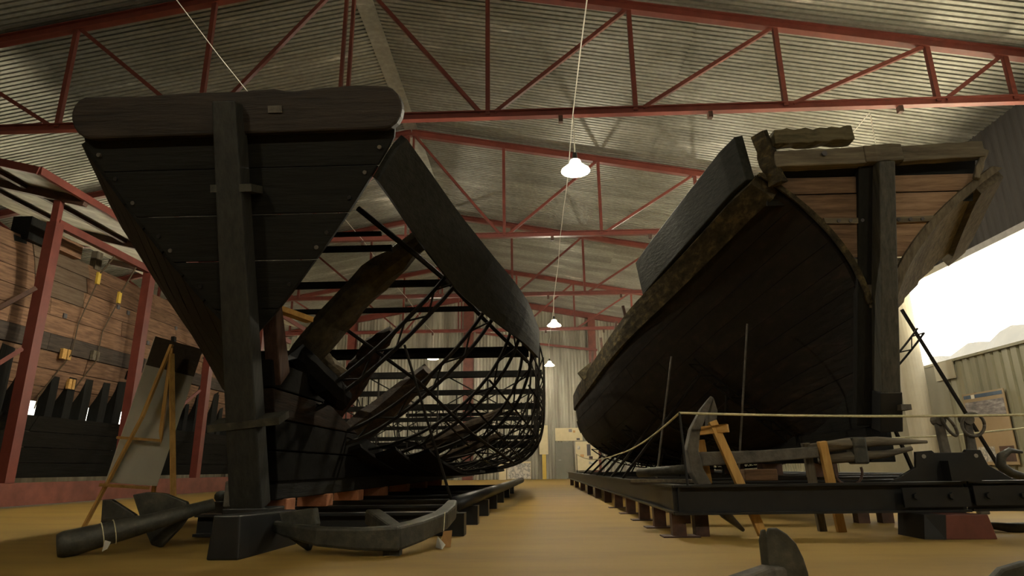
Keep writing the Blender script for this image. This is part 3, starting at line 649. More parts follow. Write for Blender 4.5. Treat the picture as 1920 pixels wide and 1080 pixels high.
put('backing', MB().prism([(-.80, 5.31, .01), (-.74, 5.26, .0), (-.72, 5.29, .03), (-.79, 5.34, .09)], (0, .004, 0)), 'paper', lt)
put('string', MB().tube([(-.74, 5.32, .13), (-.75, 5.45, .26)], .003, 5), 'rope', lt)

# ------------------------------------------------------------------ right ship: dark hull with brown transom
RCX = 3.91
def rtr(z): return 7.5 - (z - 1.02) * .285
RH = Hull(RCX, [6.5, 7, 8, 9, 10, 11, 12, 14, 16, 19, 22, 25],
          [1.26, 1.45, 1.76, 2.03, 2.24, 2.40, 2.52, 2.66, 2.72, 2.68, 2.0, .4],
          [3.82, 3.74, 3.48, 3.26, 3.06, 2.88, 2.74, 2.58, 2.55, 2.6, 2.75, 3.0],
          [1.15, 1.12, 1.04, .98, .92, .86, .80, .74, .72, .72, .75, .85],
          [1.0, 1.0, 1.0, 1.1, 1.5, 2.1, 2.8, 3.6, 3.8, 3.6, 2, 1.2],
          [3.4, 3.4, 2.2, 1.35, .90, .64, .50, .41, .40, .42, .6, 1.0], rtr)
s2 = thing('dark_hull_ship', 'large dark planked hull with brown transom and central sternpost, propped on steel', 'ship', (RCX, 7.5, .7))
US = [0.01, .10, .19, .28, .37, .46, .55, .64, .73, .82, .90]
for side in (-1, 1):
    for i, (a, b) in enumerate(zip(US[:-1], US[1:])):
        cuts = [5.5, 9.4 + (i % 3) * .8, 13.2 + (i % 2) * 1.2, 17.6 + (i % 3) * .7, 24.6]
        if side > 0 and i > 3: cuts = [5.5, 8.5 - (i - 4) * .08]
        for y0, y1 in zip(cuts[:-1], cuts[1:]):
            put('hull_plank', RH.plank(side, a + .0008, b - .0008, y0 + .002, y1 - .002, .05 + jit(.006), 8), 'hull_dark' if side < 0 else 'grey_y', s2)
    put('wale', RH.plank(side, .90, 1.0, 5.5, 12.5 if side < 0 else 8.3, .12, 14), 'moss' if side < 0 else 'grey_y', s2)
    if side < 0: put('wale', RH.plank(side, .90, 1.0, 12.52, 24.4, .12, 14), 'moss', s2)
for side in (-1, 1):
    put('hull_light_block', RH.plank(side, .005, .99 if side < 0 else .36, 6.2, 24.5, .03, 24, 14, off=-.06), 'tar_y', s2)  # unseen dark skin added to block light through the hull seams
# bulwark strake above the wale
bv = []; n = 10
for i in range(n + 1):
    y = lerp(6.72, 9.45, i / n); b_ = RH.par(y)[0]; zs = RH.par(y)[1]
    lo, hi = zs - .05, zs + .50 - .02 * i / n
    bv.append(((RCX - b_ - .10, y, lo), (RCX - b_ - .18, y - (.12 if i == n else 0) * 0, hi), (RCX - b_ - .08, y, hi + .02), (RCX - b_ - .0, y, lo)))
vs = [q for r_ in bv for q in r_]; fs = [(i * 4 + j, i * 4 + (j + 1) % 4, (i + 1) * 4 + (j + 1) % 4, (i + 1) * 4 + j) for i in range(n) for j in range(4)] + [(3, 2, 1, 0), tuple(range(n * 4, n * 4 + 4))]
put('bulwark_plank', MB().add(vs, fs), wood('blackened_green_plank', (.008, .009, .007), (.03, .030, .022), GY, .7, .1), s2, .012)
nr = Vector((0, -1, -.285)).normalized()
def rtp(x, z, off=0.0): return Vector((x, rtr(z), z)) + nr * off
def rw(z): return max(.1, RH.half(rtr(z), z))
tz = [2.30, 2.85, 3.24, 3.55, 3.74]
put('transom_light_block', MB().prism([rtp(RCX - 1.2, 3.45, -.03), rtp(RCX + 1.1, 3.45, -.03), rtp(RCX + 1.14, 3.93, -.03), rtp(RCX - 1.22, 3.93, -.03)], nr * -.03), 'tar_x', s2)  # dark sheet added to hide the lamp and darken the gap under the rails
TRM = (wood('worn_brown_transom_shaded', (.07, .042, .026), (.27, .17, .105), GX, .8, .15), wood('worn_russet_transom_lit', (.15, .085, .052), (.46, .31, .20), GX, .8, .15))  # port and starboard tones carry the shaded and lit side in the colour
for s in (-1, 1):
    for i, (a, b) in enumerate(zip(tz[:-1], tz[1:])):
        ta, tb = (0, .0)
        poly = [rtp(RCX + s * .09, a + .006, 0), rtp(RCX + s * .09, b - .006, 0)] + [rtp(RCX + s * max(.12, rw(z) - .02), z, 0) for z in [lerp(b - .006, a + .006, k / 5) for k in range(6)]]
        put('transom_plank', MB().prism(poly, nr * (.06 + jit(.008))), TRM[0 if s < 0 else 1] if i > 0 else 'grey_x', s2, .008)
    btn = put('transom_batten', MB().prism([rtp(RCX + s * .1, 3.22, .06), rtp(RCX + s * .1, 3.28, .06), rtp(RCX + s * .62, 3.29, .06), rtp(RCX + s * .6, 3.23, .06)], nr * .03), 'grey_x', s2)
    for x in (.2, .33, .46):
        q = rtp(RCX + s * x, 3.255, .09); put('bolt_head', MB().tube([q, q + nr * .015], .02, 8), 'ink', btn)
    # edge plank following the transom outline
    eo, ei = [], []
    for k in range(12):
        z = lerp(2.35, 3.78, k / 11); x_ = max(.14, rw(z)); eo.append(rtp(RCX + s * (x_ + .015), z, .05)); ei.append(rtp(RCX + s * max(.1, x_ - (.04 if s < 0 else .09)), z + .02, .05))
    put('transom_edge', MB().prism(eo + ei[::-1], nr * .045), 'moss' if s < 0 else 'grey_z', s2)
put('sternpost', MB().prism([rtp(RCX - .11, 1.02, .04), rtp(RCX + .11, 1.02, .04), rtp(RCX + .085, 3.86, .06), rtp(RCX - .085, 3.86, .06)], nr * .2), wood('grey_black_post', (.025, .025, .021), (.095, .09, .072), GZ, .6, .1, .6, .35), s2, .015)
put('sternpost_inner', MB().prism([rtp(RCX - .26, 1.02, -.1), rtp(RCX - .08, 1.02, -.1), rtp(RCX - .07, 3.84, .02), rtp(RCX - .24, 3.84, .02)], nr * .1), 'tar_z', s2, .01)
hli = put('heel_iron', MB().prism([rtp(RCX - .125, 1.0, .045), rtp(RCX + .12, 1.0, .045), rtp(RCX + .12, 1.42, .045), rtp(RCX - .125, 1.42, .045)], nr * .2), 'steel', s2, .01)
put('heel_iron_lug', MB().box((RCX + .06, 7.12, 1.16), (RCX + .17, 7.3, 1.22)), 'oldiron', hli)
put('keel', MB().box((RCX - .14, 7.55, .62), (RCX + .14, 24, 1.0)), 'tar_y', s2, .01)
put('deadwood', MB().prism([(RCX + .08, rtr(1.05) + .02, 1.02), (RCX + .08, 12, .8), (RCX + .08, 11, 1.3), (RCX + .08, 8.2, 2.2), (RCX + .08, rtr(2.6) + .02, 2.6)], (-.16, 0, 0)), 'tar_y', s2)
# transom rails
def rough_bar(name, a, b, w_, h_, mat, seed, amt=.014, seg=7):
    pts = [Vector(a).lerp(Vector(b), i / seg) for i in range(seg + 1)]
    o = put(name, MB().sweep(pts, [w_] * (seg + 1), [h_] * (seg + 1)), mat, s2, .012); rough_poly(o.data, amt, seed); return o
rough_bar('transom_rail', (2.72, 6.56, 3.875), (3.72, 6.56, 3.895), .14, .20, 'grey_x', 1, .006)
rough_bar('transom_rail', (3.70, 6.55, 3.90), (4.12, 6.55, 3.915), .16, .20, 'grey_x', 2, .006)
rough_bar('transom_rail', (4.10, 6.56, 3.90), (5.03, 6.58, 3.95), .12, .19, 'grey_x', 3, .005)
rough_bar('upper_rail', (2.72, 6.50, 4.11), (3.60, 6.52, 4.145), .16, .17, wood('mossy_grey_rail', (.05, .042, .022), (.17, .145, .085), GX, .85, 0), 4, .014, 12)
rough_bar('corner_timber', (2.60, 6.52, 4.2), (2.78, 6.62, 3.62), .16, .14, 'moss', 5, .02)
rough_bar('stanchion_top', (5.06, 6.56, 3.94), (4.92, 6.6, 3.62), .07, .07, 'grey_z', 6, .01)
q = Vector((3.26, 6.48, 3.91)); put('rail_hole_plug', MB().tube([q, q + Vector((0, -.02, 0))], .03, 10), 'ink', s2)
for (x, y, dx) in ((1.80, 9.75, -.03), (1.60, 10.6, -.06), (1.45, 11.3, .06), (1.33, 12.2, -.02), (1.2, 13.2, .04)):
    z = RH.par(y)[1]
    put('bulwark_spike', MB().bar((x, y, z - .05), (x + dx, y, z + .30), .045, .045), 'rustleg', s2)
put('bollard_timber', MB().bar((1.02, 14.0, 2.52), (1.35, 14.0, 2.78), .16, .2), 'moss', s2)

# right cradle
c2 = thing('ship_cradle', 'black steel cradle of I-beams on short legs under the dark hull', 'cradle', (RCX, 6, 0))
put('front_beam', MB().ibeam((1.20, 5.95, .315), (3.72, 5.95, .32), .14, .25, .02), 'steel', c2)
put('front_beam', MB().ibeam((3.735, 5.95, .325), (7.0, 5.95, .33), .14, .25, .02), 'steel', c2)
put('side_beam', MB().ibeam((1.25, 5.9, .32), (1.25, 25.5, .32), .12, .24, .02), 'steel', c2)
put('side_beam', MB().ibeam((6.6, 5.9, .32), (6.6, 25.5, .32), .12, .24, .02), 'steel', c2)
spl = put('splice_plate', MB().box((3.15, 5.855, .24), (3.71, 5.87, .40)), 'steel', c2)
spr = put('splice_plate', MB().box((3.75, 5.855, .25), (4.35, 5.87, .41)), 'steel', c2)
for x in (3.25, 3.55, 3.86, 4.15):
    put('bolt', MB().tube([(x, 5.855, .33), (x, 5.825, .33)], .028, 6), 'steel', spl if x < 3.7 else spr)
sad = put('saddle', MB().prism([(3.10, 5.92, .445), (4.16, 5.92, .455), (3.96, 5.92, .58), (3.92, 5.92, .71), (3.80, 5.92, .715), (3.78, 5.92, .69), (3.52, 5.92, .69), (3.50, 5.92, .71), (3.36, 5.92, .70), (3.34, 5.92, .57)], (0, .04, 0)), 'steel', c2, .004)
put('saddle_rib', MB().box((3.55, 5.80, .45), (3.80, 5.92, .62)), 'steel', sad)
for x in (3.42, 3.87):
    put('saddle_hole', MB().tube([(x, 5.921, .66), (x, 5.915, .66)], .018, 10), 'chrome', sad)
put('cross_beam', MB().ibeam((1.3, 7.3, .33), (6.5, 7.3, .33), .14, .22, .02), 'steel', c2)
for y in (9.2, 11.2, 13.2, 15.4, 17.8, 20.4, 23): put('cross_beam', MB().ibeam((1.3, y, .33), (6.5, y, .33), .14, .22, .02), 'steel', c2)
for y in (9.2, 11.2, 13.2, 15.4, 17.8, 20.4): put('keel_block', MB().box((RCX - .16, y - .14, .44), (RCX + .16, y + .14, .63)), 'rustleg', c2)
for i, y in enumerate((6.05, 6.95, 7.9, 9.0, 10.3, 11.8, 13.6, 15.6, 18, 20.6, 23.4)):
    put('leg', MB().box((1.19, y - .05, 0), (1.31, y + .05, .205)), 'rustleg', c2)
    put('leg', MB().box((6.54, y - .05, 0), (6.66, y + .05, .205)), 'rustleg', c2)
    if i < 5: put('leg_foot', MB().box((1.1, y - .1, 0), (1.42, y + .1, .012)), 'rustleg', c2)
for (x, y) in ((1.46, 6.1), (1.62, 7.5), (3.45, 7.3), (3.7, 7.3)):
    put('leg', MB().box((x - .06, y - .06, 0), (x + .06, y + .06, .205)), 'rustleg', c2)
put('pedestal', MB().prism([(3.33, 5.66, 0), (3.74, 5.66, 0), (3.70, 5.66, .19), (3.36, 5.66, .19)], (0, .4, 0)), 'redbrown', c2, .006)
put('pedestal_side', MB().prism([(3.18, 5.70, 0), (3.33, 5.66, 0), (3.36, 5.66, .19), (3.22, 5.72, .19)], (0, .4, 0)), 'steel', c2)
# ribs and props supporting the hull
for y in (9.6, 11.0, 12.4, 13.8, 15.4, 17.4):
    mb = MB()
    po_ = [RH.pt(y, lerp(.06, .62, i / 14), -1, .09) for i in range(15)]; pi_ = [RH.pt(y, lerp(.06, .62, i / 14), -1, .2) for i in range(15)]
    mb.tube(po_, .016, 5); mb.tube(pi_, .016, 5); mb.tube([po_[i] if i % 2 else pi_[i] for i in range(15)], .011, 4)
    put('hull_rib', mb, 'rebar', c2)
    po_ = [RH.pt(y, lerp(.06, .42 if y > 9.7 else .8, i / 14), 1, .09) for i in range(15)]; pi_ = [RH.pt(y, lerp(.06, .42 if y > 9.7 else .8, i / 14), 1, .2) for i in range(15)]
    mb = MB(); mb.tube(po_, .016, 5); mb.tube(pi_, .016, 5); mb.tube([po_[i] if i % 2 else pi_[i] for i in range(15)], .011, 4)
    put('hull_rib', mb, 'rebar', c2)
    q = RH.pt(y, .55, -1, .2)
    put('prop', MB().tube([q, (1.25, y + .05, .44)], .022, 6), 'rebar', c2)
    q = RH.pt(y, .40, -1, .2)
    put('prop', MB().tube([q, (q[0] - .12, y + .15, .44)], .018, 6), 'rebar', c2)
for a, b in (((2.86, 8.4, 2.42), (2.5, 8.3, .45)), ((1.95, 9.0, 2.1), (1.62, 9.0, .45)), ((5.85, 10.0, 2.95), (6.6, 9.6, .45)), ((4.85, 9.2, 1.58), (5.15, 9.2, .45))):
    put('prop', MB().tube([a, b], .014 if a[0] < 4 else .03, 6), 'oldiron' if a[0] < 4 else 'rebar', c2)

# rope barrier
rb = thing('rope_barrier', 'cream rope strung from a thin post along the cradle front', 'rope', (1.31, 5.9, .45))
put('post', MB().tube([(1.33, 5.9, .44), (1.31, 5.9, 1.07)], .011, 8), 'steel', rb)
put('rope', MB().tube([(lerp(1.31, 6.6, i / 16), 5.9 - .0, 1.065 - .06 * 4 * (i / 16) * (1 - i / 16) + .0) for i in range(17)], .011, 6), 'rope', rb)
put('rope', MB().tube([(1.31, lerp(5.9, 10.2, i / 10), lerp(1.065, .80, i / 10) - .05 * 4 * (i / 10) * (1 - i / 10)) for i in range(11)], .011, 6), 'rope', rb)
put('rope', MB().tube([(1.3, lerp(10.2, 21, i / 10), lerp(.80, 1.0, i / 10) - .12 * 4 * (i / 10) * (1 - i / 10)) for i in range(11)], .009, 6), 'rope', rb)
put('post', MB().tube([(1.3, 21, .44), (1.3, 21, 1.02)], .012, 8), 'steel', rb)
tag(put('loose_rope', MB().tube([(4.0, 7.6, .88), (4.7, 7.5, .90), (5.6, 7.4, .98), (6.4, 7.3, 1.07)], .010, 6), 'rope'), 'slack cream rope behind the ringed anchor shanks', 'rope')

# anchor leaning on the right cradle
a3 = thing('tall_anchor', 'grey corroded anchor with crescent arms leaning over the cradle beam', 'anchor', (1.6, 6.2, 0))
arc = [(1.70, 6.2, 1.235), (1.60, 6.2, 1.10), (1.50, 6.2, .92), (1.455, 6.2, .74), (1.48, 6.2, .56), (1.58, 6.2, .36), (1.72, 6.2, .17), (1.87, 6.2, .03)]
put('arm', MB().sweep(arc, [.04, .07, .09, .11, .12, .11, .08, .03], [.03, .10, .13, .15, .16, .14, .10, .04], (0, 1, 0)), 'oldiron', a3, .012)
put('palm', MB().prism([(1.705, 6.16, 1.22), (1.73, 6.16, 1.10), (1.70, 6.16, .97), (1.63, 6.16, .96), (1.64, 6.16, 1.05)], (0, .14, 0)), 'oldiron', a3, .008)
put('shank', MB().sweep([(1.48, 6.22, .66), (2.1, 6.25, .68), (2.65, 6.28, .715)], [.10, .09, .08], [.13, .11, .10]), 'oldiron', a3, .012)
put('stock', MB().tube([(2.6, 6.34, .74), (3.0, 6.4, .79), (3.3, 6.42, .81), (3.78, 6.45, .80)], [.05, .055, .045, .015], 10), 'grey_x', a3, smooth=True)
put('stock', MB().tube([(2.7, 6.36, .64), (3.05, 6.4, .67), (3.35, 6.42, .69), (3.62, 6.44, .74)], [.04, .05, .035, .02], 10), 'grey_x', a3, smooth=True)
put('stock_band', MB().box((3.02, 6.34, .60), (3.16, 6.50, .85)), 'iron', a3, .02)
put('shackle', MB().tube([(2.92 + .13 * math.cos(a), 6.3, .54 + .13 * math.sin(a) * 1.0) for a in np.linspace(R(165), R(375), 14)], .013, 6), 'rustleg', a3)
tf = thing('timber_trestle', 'new wooden trestle bracing the crescent anchor arms', 'trestle', (1.8, 6.1, 0))
put('leg', MB().bar((1.655, 6.12, 1.0), (1.98, 6.02, 0), .075, .075, (0, 1, 0)), 'pine_z', tf, .004)
put('leg', MB().bar((1.58, 6.32, .84), (1.62, 6.34, .44), .07, .07, (0, 1, 0)), 'pine_z', tf, .004)
put('crosspiece', MB().bar((1.52, 6.2, .915), (1.78, 6.06, .935), .075, .075), 'pine_x', tf, .004)
tf = thing('timber_trestle', 'pair of wooden stakes holding up the anchor shank', 'trestle', (2.7, 6.3, 0))
put('stake', MB().bar((2.585, 6.36, .80), (2.66, 6.42, 0), .07, .06, (0, 1, 0)), 'grey_z', tf, .004)
put('stake', MB().bar((2.69, 6.24, .81), (2.80, 6.34, 0), .075, .06, (0, 1, 0)), 'pine_z', tf, .004)
tag(put('timber_block', MB().box((2.25, 7.22, .44), (2.6, 7.4, .56)), 'brown_x', bevel=.01), 'squat brown timber block beneath the anchor shank', 'block')
tag(put('loose_plank', MB().bar((1.02, 6.9, .46), (1.6, 6.35, .46), .16, .03), 'grey_x', bevel=.004), 'short pale plank lying on the cradle corner', 'plank')
tag(put('iron_pipe', MB().tube([(1.08, 7.0, .535), (1.5, 6.5, .575)], .045, 10), 'iron', smooth=True), 'short dark pipe resting beside the crescent anchor', 'pipe')

# ringed shanks
def ring_shank(x, y, z0, z1, lean, rc, rr, tilt, label):
    t = thing('ring_anchor_shank', label, 'anchor', (x, y, 0), 'anchor shanks with rings behind the saddle')
    sk_ = put('shank', MB().bar((x, y, z0), (x + lean, y, z1), .10, .07, (0, 1, 0), .075, .06), 'oldiron', t, .01)
    put('eye', MB().tube([(x + lean, y - .05, z1), (x + lean, y + .05, z1)], .055, 12), 'oldiron', sk_)
    c = Vector((x + lean + rc[0], y - .06, z1 + rc[1]))
    put('ring', MB().tube([c + Vector((rr * math.cos(a) * tilt[0] + tilt[1] * rr * math.sin(a), -.02 * math.sin(a), rr * math.sin(a))) for a in np.linspace(0, 2 * math.pi, 25)], .016, 7), 'oldiron', sk_, smooth=True)
ring_shank(4.24, 6.9, .1, 1.03, -.04, (.07, -.06), .10, (.45, -.55), 'anchor shank with a narrow tilted ring left of the round ringed one')
ring_shank(4.50, 6.95, .1, 1.04, .02, (.02, -.06), .115, (1.0, 0), 'anchor shank with a wide round ring in front of the poster')
# curved flukes at the right edge
def horn(pts, r, label):
    tag(put('curved_fluke', MB().tube(pts, r, 10), 'iron', smooth=True), label, 'anchor', 'curved flukes by the saddle')
horn([(4.98 + .0, 6.9, .70), (4.86, 6.9, .72), (4.76, 6.9, .66), (4.74, 6.9, .57), (4.82, 6.9, .50), (5.0, 6.9, .43), (5.3, 6.9, .38)], [.015, .03, .045, .05, .045, .04, .03], 'dark curved hook behind the saddle, left of its twin')
horn([(5.22, 6.85, .70), (5.10, 6.85, .70), (5.0, 6.85, .63), (4.99, 6.85, .55), (5.06, 6.85, .48), (5.3, 6.85, .42)], [.015, .03, .04, .045, .04, .03], 'dark curved hook at the right edge of the frame')
horn([(4.05, 6.4, .06), (4.2, 6.2, .04), (4.5, 6.1, .05), (4.9, 6.1, .08)], [.02, .04, .045, .045], 'dark curved iron on the floor right of the red pedestal')
tag(put('iron_strut', MB().bar((3.72, 6.75, .18), (4.0, 6.5, .03), .05, .06), 'iron'), 'flat iron strut on the floor behind the red pedestal', 'strut')

# near flukes
def near_fluke(x, y, label, s=1.0):
    t = thing('anchor_fluke', label, 'anchor', (x, y, 0))
    prof = [(x - .005, y, 0), (x - .005, y, .30 * s), (x + .015, y, .335 * s), (x + .05, y, .335 * s), (x + .09, y, .31 * s), (x + .125, y, .27 * s), (x + .152, y + .01, .21 * s), (x + .168, y + .02, .15 * s), (x + .172, y + .03, .08 * s), (x + .15, y + .03, 0)]
    put('palm', MB().prism(prof, (.0, .025, 0)), 'iron', t, .006)
    put('edge_flange', MB().prism([(x - .022, y + .03, 0), (x - .022, y + .03, .28 * s), (x - .012, y + .02, .325 * s), (x + .0, y, .33 * s), (x + .0, y, 0)], (.0, .02, 0)), 'iron', t, .004)
    put('arm', MB().sweep([(x - .40, y - .25, .05), (x - .2, y - .06, .09), (x + .0, y + .01, .13), (x + .08, y + .04, .15)], [.07, .10, .09, .05], [.07, .10, .11, .06]), 'oldiron', t, .015)
    return t
near_fluke(1.0, 3.0, 'dark rounded anchor fluke standing near the bottom edge of the frame')
t = thing('anchor_fluke', 'dark fluke just entering the lower right corner of the frame', 'anchor', (2.0, 2.95, 0))
put('palm', MB().prism([(1.86, 3.0, 0), (1.9, 3.0, .1), (1.98, 3.0, .165), (2.08, 3.0, .19), (2.25, 3.0, .2), (2.3, 3.0, 0)], (0, .05, 0)), 'iron', t, .01)

# poster on the right wall
t = thing('wall_poster', 'tall orange information poster with grey ship photo on the right wall', 'poster', (XR - .1, 15, .6))
PX = XR - .10
ppn = put('panel', MB().box((PX, 14.45, .55), (PX + .02, 15.85, 2.18)), 'posterpaper', t)
def pp(n, y0, y1, z0, z1, m): put(n, MB().box((PX - .006, y0, z0), (PX, y1, z1)), m, ppn)
pp('title_band', 14.5, 15.4, 2.06, 2.14, 'blueink'); pp('title_band', 15.55, 15.8, 2.06, 2.14, 'blueink')
pp('photo', 14.5, 15.8, 1.62, 1.98, 'photoink'); pp('print', 14.5, 14.95, .62, .95, 'rustleg'); pp('print', 15.1, 15.65, .62, .95, 'sketch')
pp('emblem', 15.42, 15.53, 2.05, 2.14, 'paper')

# ------------------------------------------------------------------ red shelter and russet ship on the left
sh = thing('red_shelter', 'red steel frame shelter with pale sheet roof over the russet ship', 'shelter', (-9.6, 15, 0))
SX = -9.6
put('sill', MB().box((SX - .12, 8.0, 0.03), (SX + .02, 24.5, .44)), 'redbrown', sh)
for y in (11.72, 15.0, 18.4, 21.8):
    put('post', MB().ibeam((SX - .06, y, .44), (SX - .06, y, 5.5), .16, .2, .03) if False else MB().box((SX - .17, y - .11, .44), (SX + .03, y + .11, 5.5)), 'red', sh)
put('eave_beam', MB().box((SX - .10, 11.72, 5.42), (SX + .02, 24.4, 5.58)), 'red', sh)
for y in (11.72, 18.4):
    put('brace', MB().bar((SX - .15, y - .1, 2.9), (SX - 1.1, y - 1.2, 1.4), .06, .08), 'red', sh)
    put('strut', MB().bar((SX - .12, y - .1, 4.1), (SX - .6, y - .5, 3.5), .08, .08), 'rustleg', sh)
CE, CY = -9.1, 10.4                       # roof edge x and near gable y
for k_ in range(8):
    y0 = CY + k_ * 1.75
    put('roof_sheet', MB().prism([(CE, y0 + .01, 6.02), (CE, y0 + 1.76, 6.02), (-13.2, y0 + 1.76, 7.05), (-13.2, y0 + .01, 7.05)], (0, 0, .02)), 'canopy', sh)
put('roof_edge', MB().box((CE - .02, CY, 5.93), (CE + .05, 24.4, 6.08)), 'red', sh)
put('gable_edge', MB().bar((CE, CY, 6.0), (-13.2, CY, 7.03), .06, .15), 'red', sh)
for y in (11.7, 15.0, 18.4, 21.8):
    put('rafter', MB().bar((CE + .0, y, 5.93), (-13.2, y, 6.95), .12, .16), 'rustleg', sh)
    put('rafter_post', MB().box((SX - .14, y - .06, 5.5), (SX, y + .06, 5.98)), 'red', sh)
for x in (-10.4, -11.8):
    put('purlin', MB().box((x - .04, CY, roof_z(0) * 0 + 6.02 + (CE - x) * .251 - .10), (x + .04, 24.4, 6.02 + (CE - x) * .251 - .02)), 'rustleg', sh)

s3 = thing('russet_ship', 'old russet brown planked hull under the red shelter', 'ship', (-11, 15, 0))
def s3x(y, z):
    tb = (z - 3.6)
    return -10.25 - .10 * tb * tb - .0035 * (y - 14) ** 2 - (0.35 * max(0, 2.6 - z) ** 1.5)
rows = [5.36, 4.98, 4.60, 4.22, 3.84, 3.46, 3.10, 2.74, 2.38, 2.08]
def s3plank(y0, y1, z0, z1, th=.06, dzy=lambda y: 0):
    ny, nz = 4, 2; o_, i_ = [], []
    for a in range(ny + 1):
        y = lerp(y0, y1, a / ny)
        for b in range(nz + 1):
            z = lerp(z0, z1, b / nz) + .006 * (y - 14) ; x = s3x(y, z); o_.append((x + th, y, z)); i_.append((x, y, z))
    W = nz + 1; N = len(o_); fs = []
    for a in range(ny):
        for b in range(nz):
            q_ = (a * W + b, a * W + b + 1, (a + 1) * W + b + 1, (a + 1) * W + b); fs += [q_, tuple(N + k for k in q_[::-1])]
    for a in range(ny):
        for b in (0, nz): fs.append((a * W + b, (a + 1) * W + b, N + (a + 1) * W + b, N + a * W + b))
    for a in (0, ny):
        for b in range(nz): fs.append((a * W + b, a * W + b + 1, N + a * W + b + 1, N + a * W + b))
    return MB().add(o_, []).add(i_, []) if False else MB().add(o_ + i_, fs)
rr = random.Random(3)
for i, (zt_, zb_) in enumerate(zip(rows[:-1], rows[1:])):
    y = 7.6 + rr.uniform(0, 1.2); cuts = [7.2]
    while y < 23: cuts.append(y); y += rr.uniform(2.2, 4.2)
    cuts.append(23.6)
    if i < 3: cuts = [7.2, 9.8 + i * .3, 12.2, 13.9 - i * .12, 16.6 + i * .5, 20.2, 23.6]
    for y0, y1 in zip(cuts[:-1], cuts[1:]):
        mt = 'rust_y'
        if i == 5: mt = 'wale'
        elif i < 4 and 12.0 < y0 < 12.4: mt = 'grey_plank'
        if i == 0 and y0 < 8: continue
        put('hull_plank', s3plank(y0 + .008, y1 - .008, zb_ + .008, zt_ - .008, .06 + rr.uniform(-.008, .012) + (.04 if i == 5 else 0)), mt, s3)
for y in np.arange(8.2, 23.4, .62):
    y += rr.uniform(-.16, .16); x = s3x(y, 3); fw = rr.uniform(.16, .40)
    put('frame', MB().sweep([(x - .3, y, .75), (x - .16, y, 1.5), (x - .12, y, 2.2), (s3x(y, 4) - .12, y, 4), (s3x(y, 5.2) - .12, y, 5.1 + rr.uniform(-.15, .25))], [fw] * 5, [fw] * 5, (0, 1, 0)), 'tar_z', s3)
for i in range(4):
    for y0, y1 in ((7.4, 11.3 + i * .4), (11.3 + i * .4, 16.2 - i * .3), (16.2 - i * .3, 23.4)):
        put('bottom_plank', MB().prism([(-10.02 - .14 * (3 - i), y0 + .008, .52 + .3 * i), (-10.02 - .14 * (2 - i), y0 + .008, .81 + .3 * i), (-10.09 - .14 * (2 - i), y0 + .008, .81 + .3 * i), (-10.09 - .14 * (3 - i), y0 + .008, .52 + .3 * i)], (0, y1 - y0 - .016, 0)), 'tar_y', s3)
put('keelson', MB().box((-11.3, 7.4, .62), (-10.45, 23.4, .95)), 'tar_y', s3)
for (y, z0, z1) in ((11.0, 1.9, 2.7), (15.6, 2.0, 3.05), (17.4, 3.6, 4.3), (19.6, 1.6, 2.6), (12.6, 1.7, 2.2)):
    put('iron_knee', MB().sweep([(s3x(y, z1) + .1, y, z1), (s3x(y, z0) + .12, y - .05, lerp(z1, z0, .6)), (s3x(y, z0) + .12, y - .3, z0)], [.1] * 3, [.12] * 3, (0, 1, 0)), 'tar_z', s3)
for (y, z) in ((14.9, 4.55), (15.3, 4.5), (16.9, 4.05), (17.6, 4.6), (16.2, 3.9), (18.9, 4.2), (11.2, 4.85), (13.1, 3.9), (20.4, 3.9)):
    x = s3x(y, z); put('bolt_hole_patch', MB().box((x + .06, y - .05, z - .05), (x + .085, y + .05, z + .05)), 'ink', s3)
put('rail_block', MB().box((-10.75, 11.9, 5.25), (-10.35, 12.5, 5.75)), 'tar_x', s3)
put('rail_timber', MB().box((-10.7, 12.7, 5.3), (-10.3, 13.4, 5.62)), 'rust_y', s3)
put('rail_stub', MB().box((-10.6, 14.1, 5.3), (-10.45, 14.3, 5.75)), 'grey_z', s3)
for y, nm in ((13.6, 'yellow ratchet strap on the russet hull nearer the camera'), (14.42, 'yellow ratchet strap on the russet hull farther back')):
    t = thing('ratchet_strap', nm, 'strap', (-9.95, y, 5.4), 'ratchet straps on the russet hull')
    x5 = s3x(y, 5.0) + .12; dzb = 4.9 if y < 14 else 4.66
    put('upper_strap', MB().bar((-9.66, y, 5.42), (-9.93, y, dzb + .12), .012, .045, (0, 1, 0)), 'strapdark', t)
    put('ratchet', MB().box((-9.99, y - .05, dzb - .14), (-9.93, y + .05, dzb + .14)), 'strap', t, .008)
    put('lower_strap', MB().sweep([(-9.97, y, dzb - .12), (s3x(y, 3.8) + .13, y - .15, 3.8), (s3x(y, 3.1) + .2, y - .25, 3.1), (s3x(y, 2.2) + .1, y - .5, 2.2), (-10.4, y - .6, 1.9)], [.03] * 5, [.008] * 5, (1, 0, 0)), 'strapdark', t)
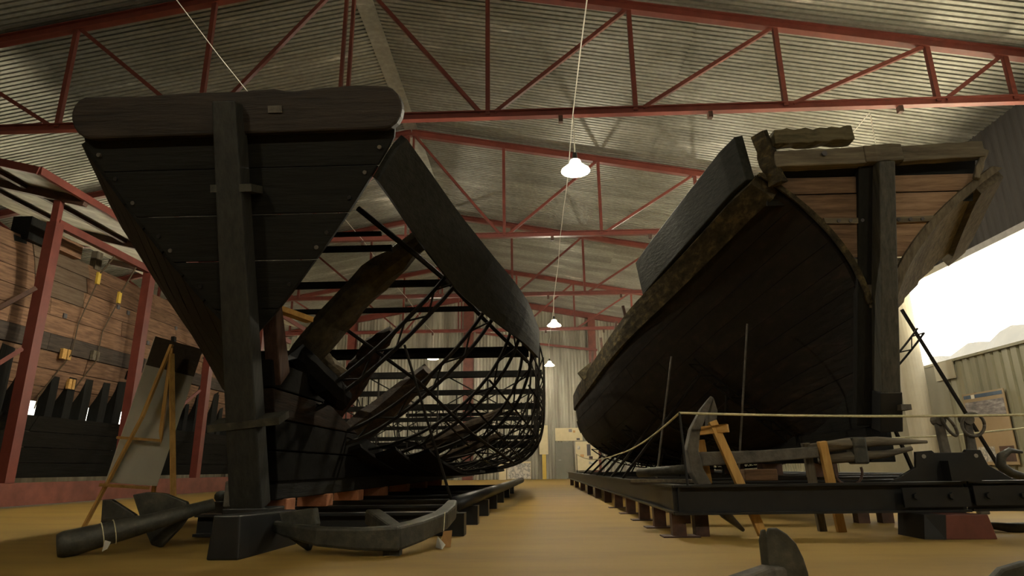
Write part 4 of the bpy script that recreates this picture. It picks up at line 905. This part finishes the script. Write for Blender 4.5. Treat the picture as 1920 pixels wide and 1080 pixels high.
for (y, z, s_, mt, nm) in ((13.25, 3.08, .13, 'pine_x', 'pale wooden pad under the nearer strap'), (14.15, 3.2, .11, 'grey_x', 'greyish wooden pad under the farther strap'), (13.75, 2.5, .10, 'pine_x', 'small lower wooden pad on the russet hull')):
    x = s3x(y, z) + (.11 if z > 2.9 else .07)
    t = thing('wood_pad', nm, 'wood pad', (x, y, z)); put('block', MB().box((x, y - s_, z - .11), (x + .07, y - .01, z + .11)), mt, t); put('block', MB().box((x, y + .02, z - .11), (x + .07, y + s_, z + .11)), mt, t)
# easel with info board
es = thing('wooden_easel', 'yellow pine tripod easel standing by the black ship', 'easel', (-4.7, 7.8, 0))
AP = (-4.72, 8.0, 2.2)
put('leg', MB().bar((-5.02, 7.29, 0), (-4.80, 7.72, 1.25), .045, .03), 'pine_z', es)
put('leg', MB().bar((-4.80, 7.72, 1.25), AP, .045, .03), 'pine_z', es)
put('leg', MB().bar((-4.72, 8.05, 0), (-4.70, 7.98, 2.15), .045, .03), 'pine_z', es)
put('leg', MB().bar((-4.03, 7.35, 0), (-4.62, 7.86, 2.05), .055, .035), 'pine_z', es)
put('ledge', MB().bar((-4.95, 7.36, .47), (-4.64, 7.80, .42), .05, .035), 'pine_x', es)
put('crossbar', MB().bar((-4.93, 7.50, 1.0), (-4.66, 7.92, .98), .03, .03), 'pine_x', es)
bd = thing('info_board', 'tall pale glossy board resting on the easel', 'board', (-4.8, 7.7, .45))
BL, BR, TR_, TL = Vector((-4.95, 7.45, .50)), Vector((-4.62, 7.93, .44)), Vector((-4.62, 8.6, 2.24)), Vector((-4.99, 8.06, 2.33))
nb_ = (BR - BL).cross(TL - BL).normalized()
bpn = put('panel', MB().prism([BL, BR, TR_, TL], nb_ * -.015), 'board', bd)
put('reflection_band', MB().prism([lerp(BL, TL, .78), lerp(BR, TR_, .78), TR_, TL], nb_ * .003), wood('brown_hull_reflection', (.07, .052, .034), (.11, .085, .058), GX, .4, 0), bpn)  # dark top band paints the hull's reflection onto the glossy board

for o in ROOTS:
    if '_o' in o: del o['_o']
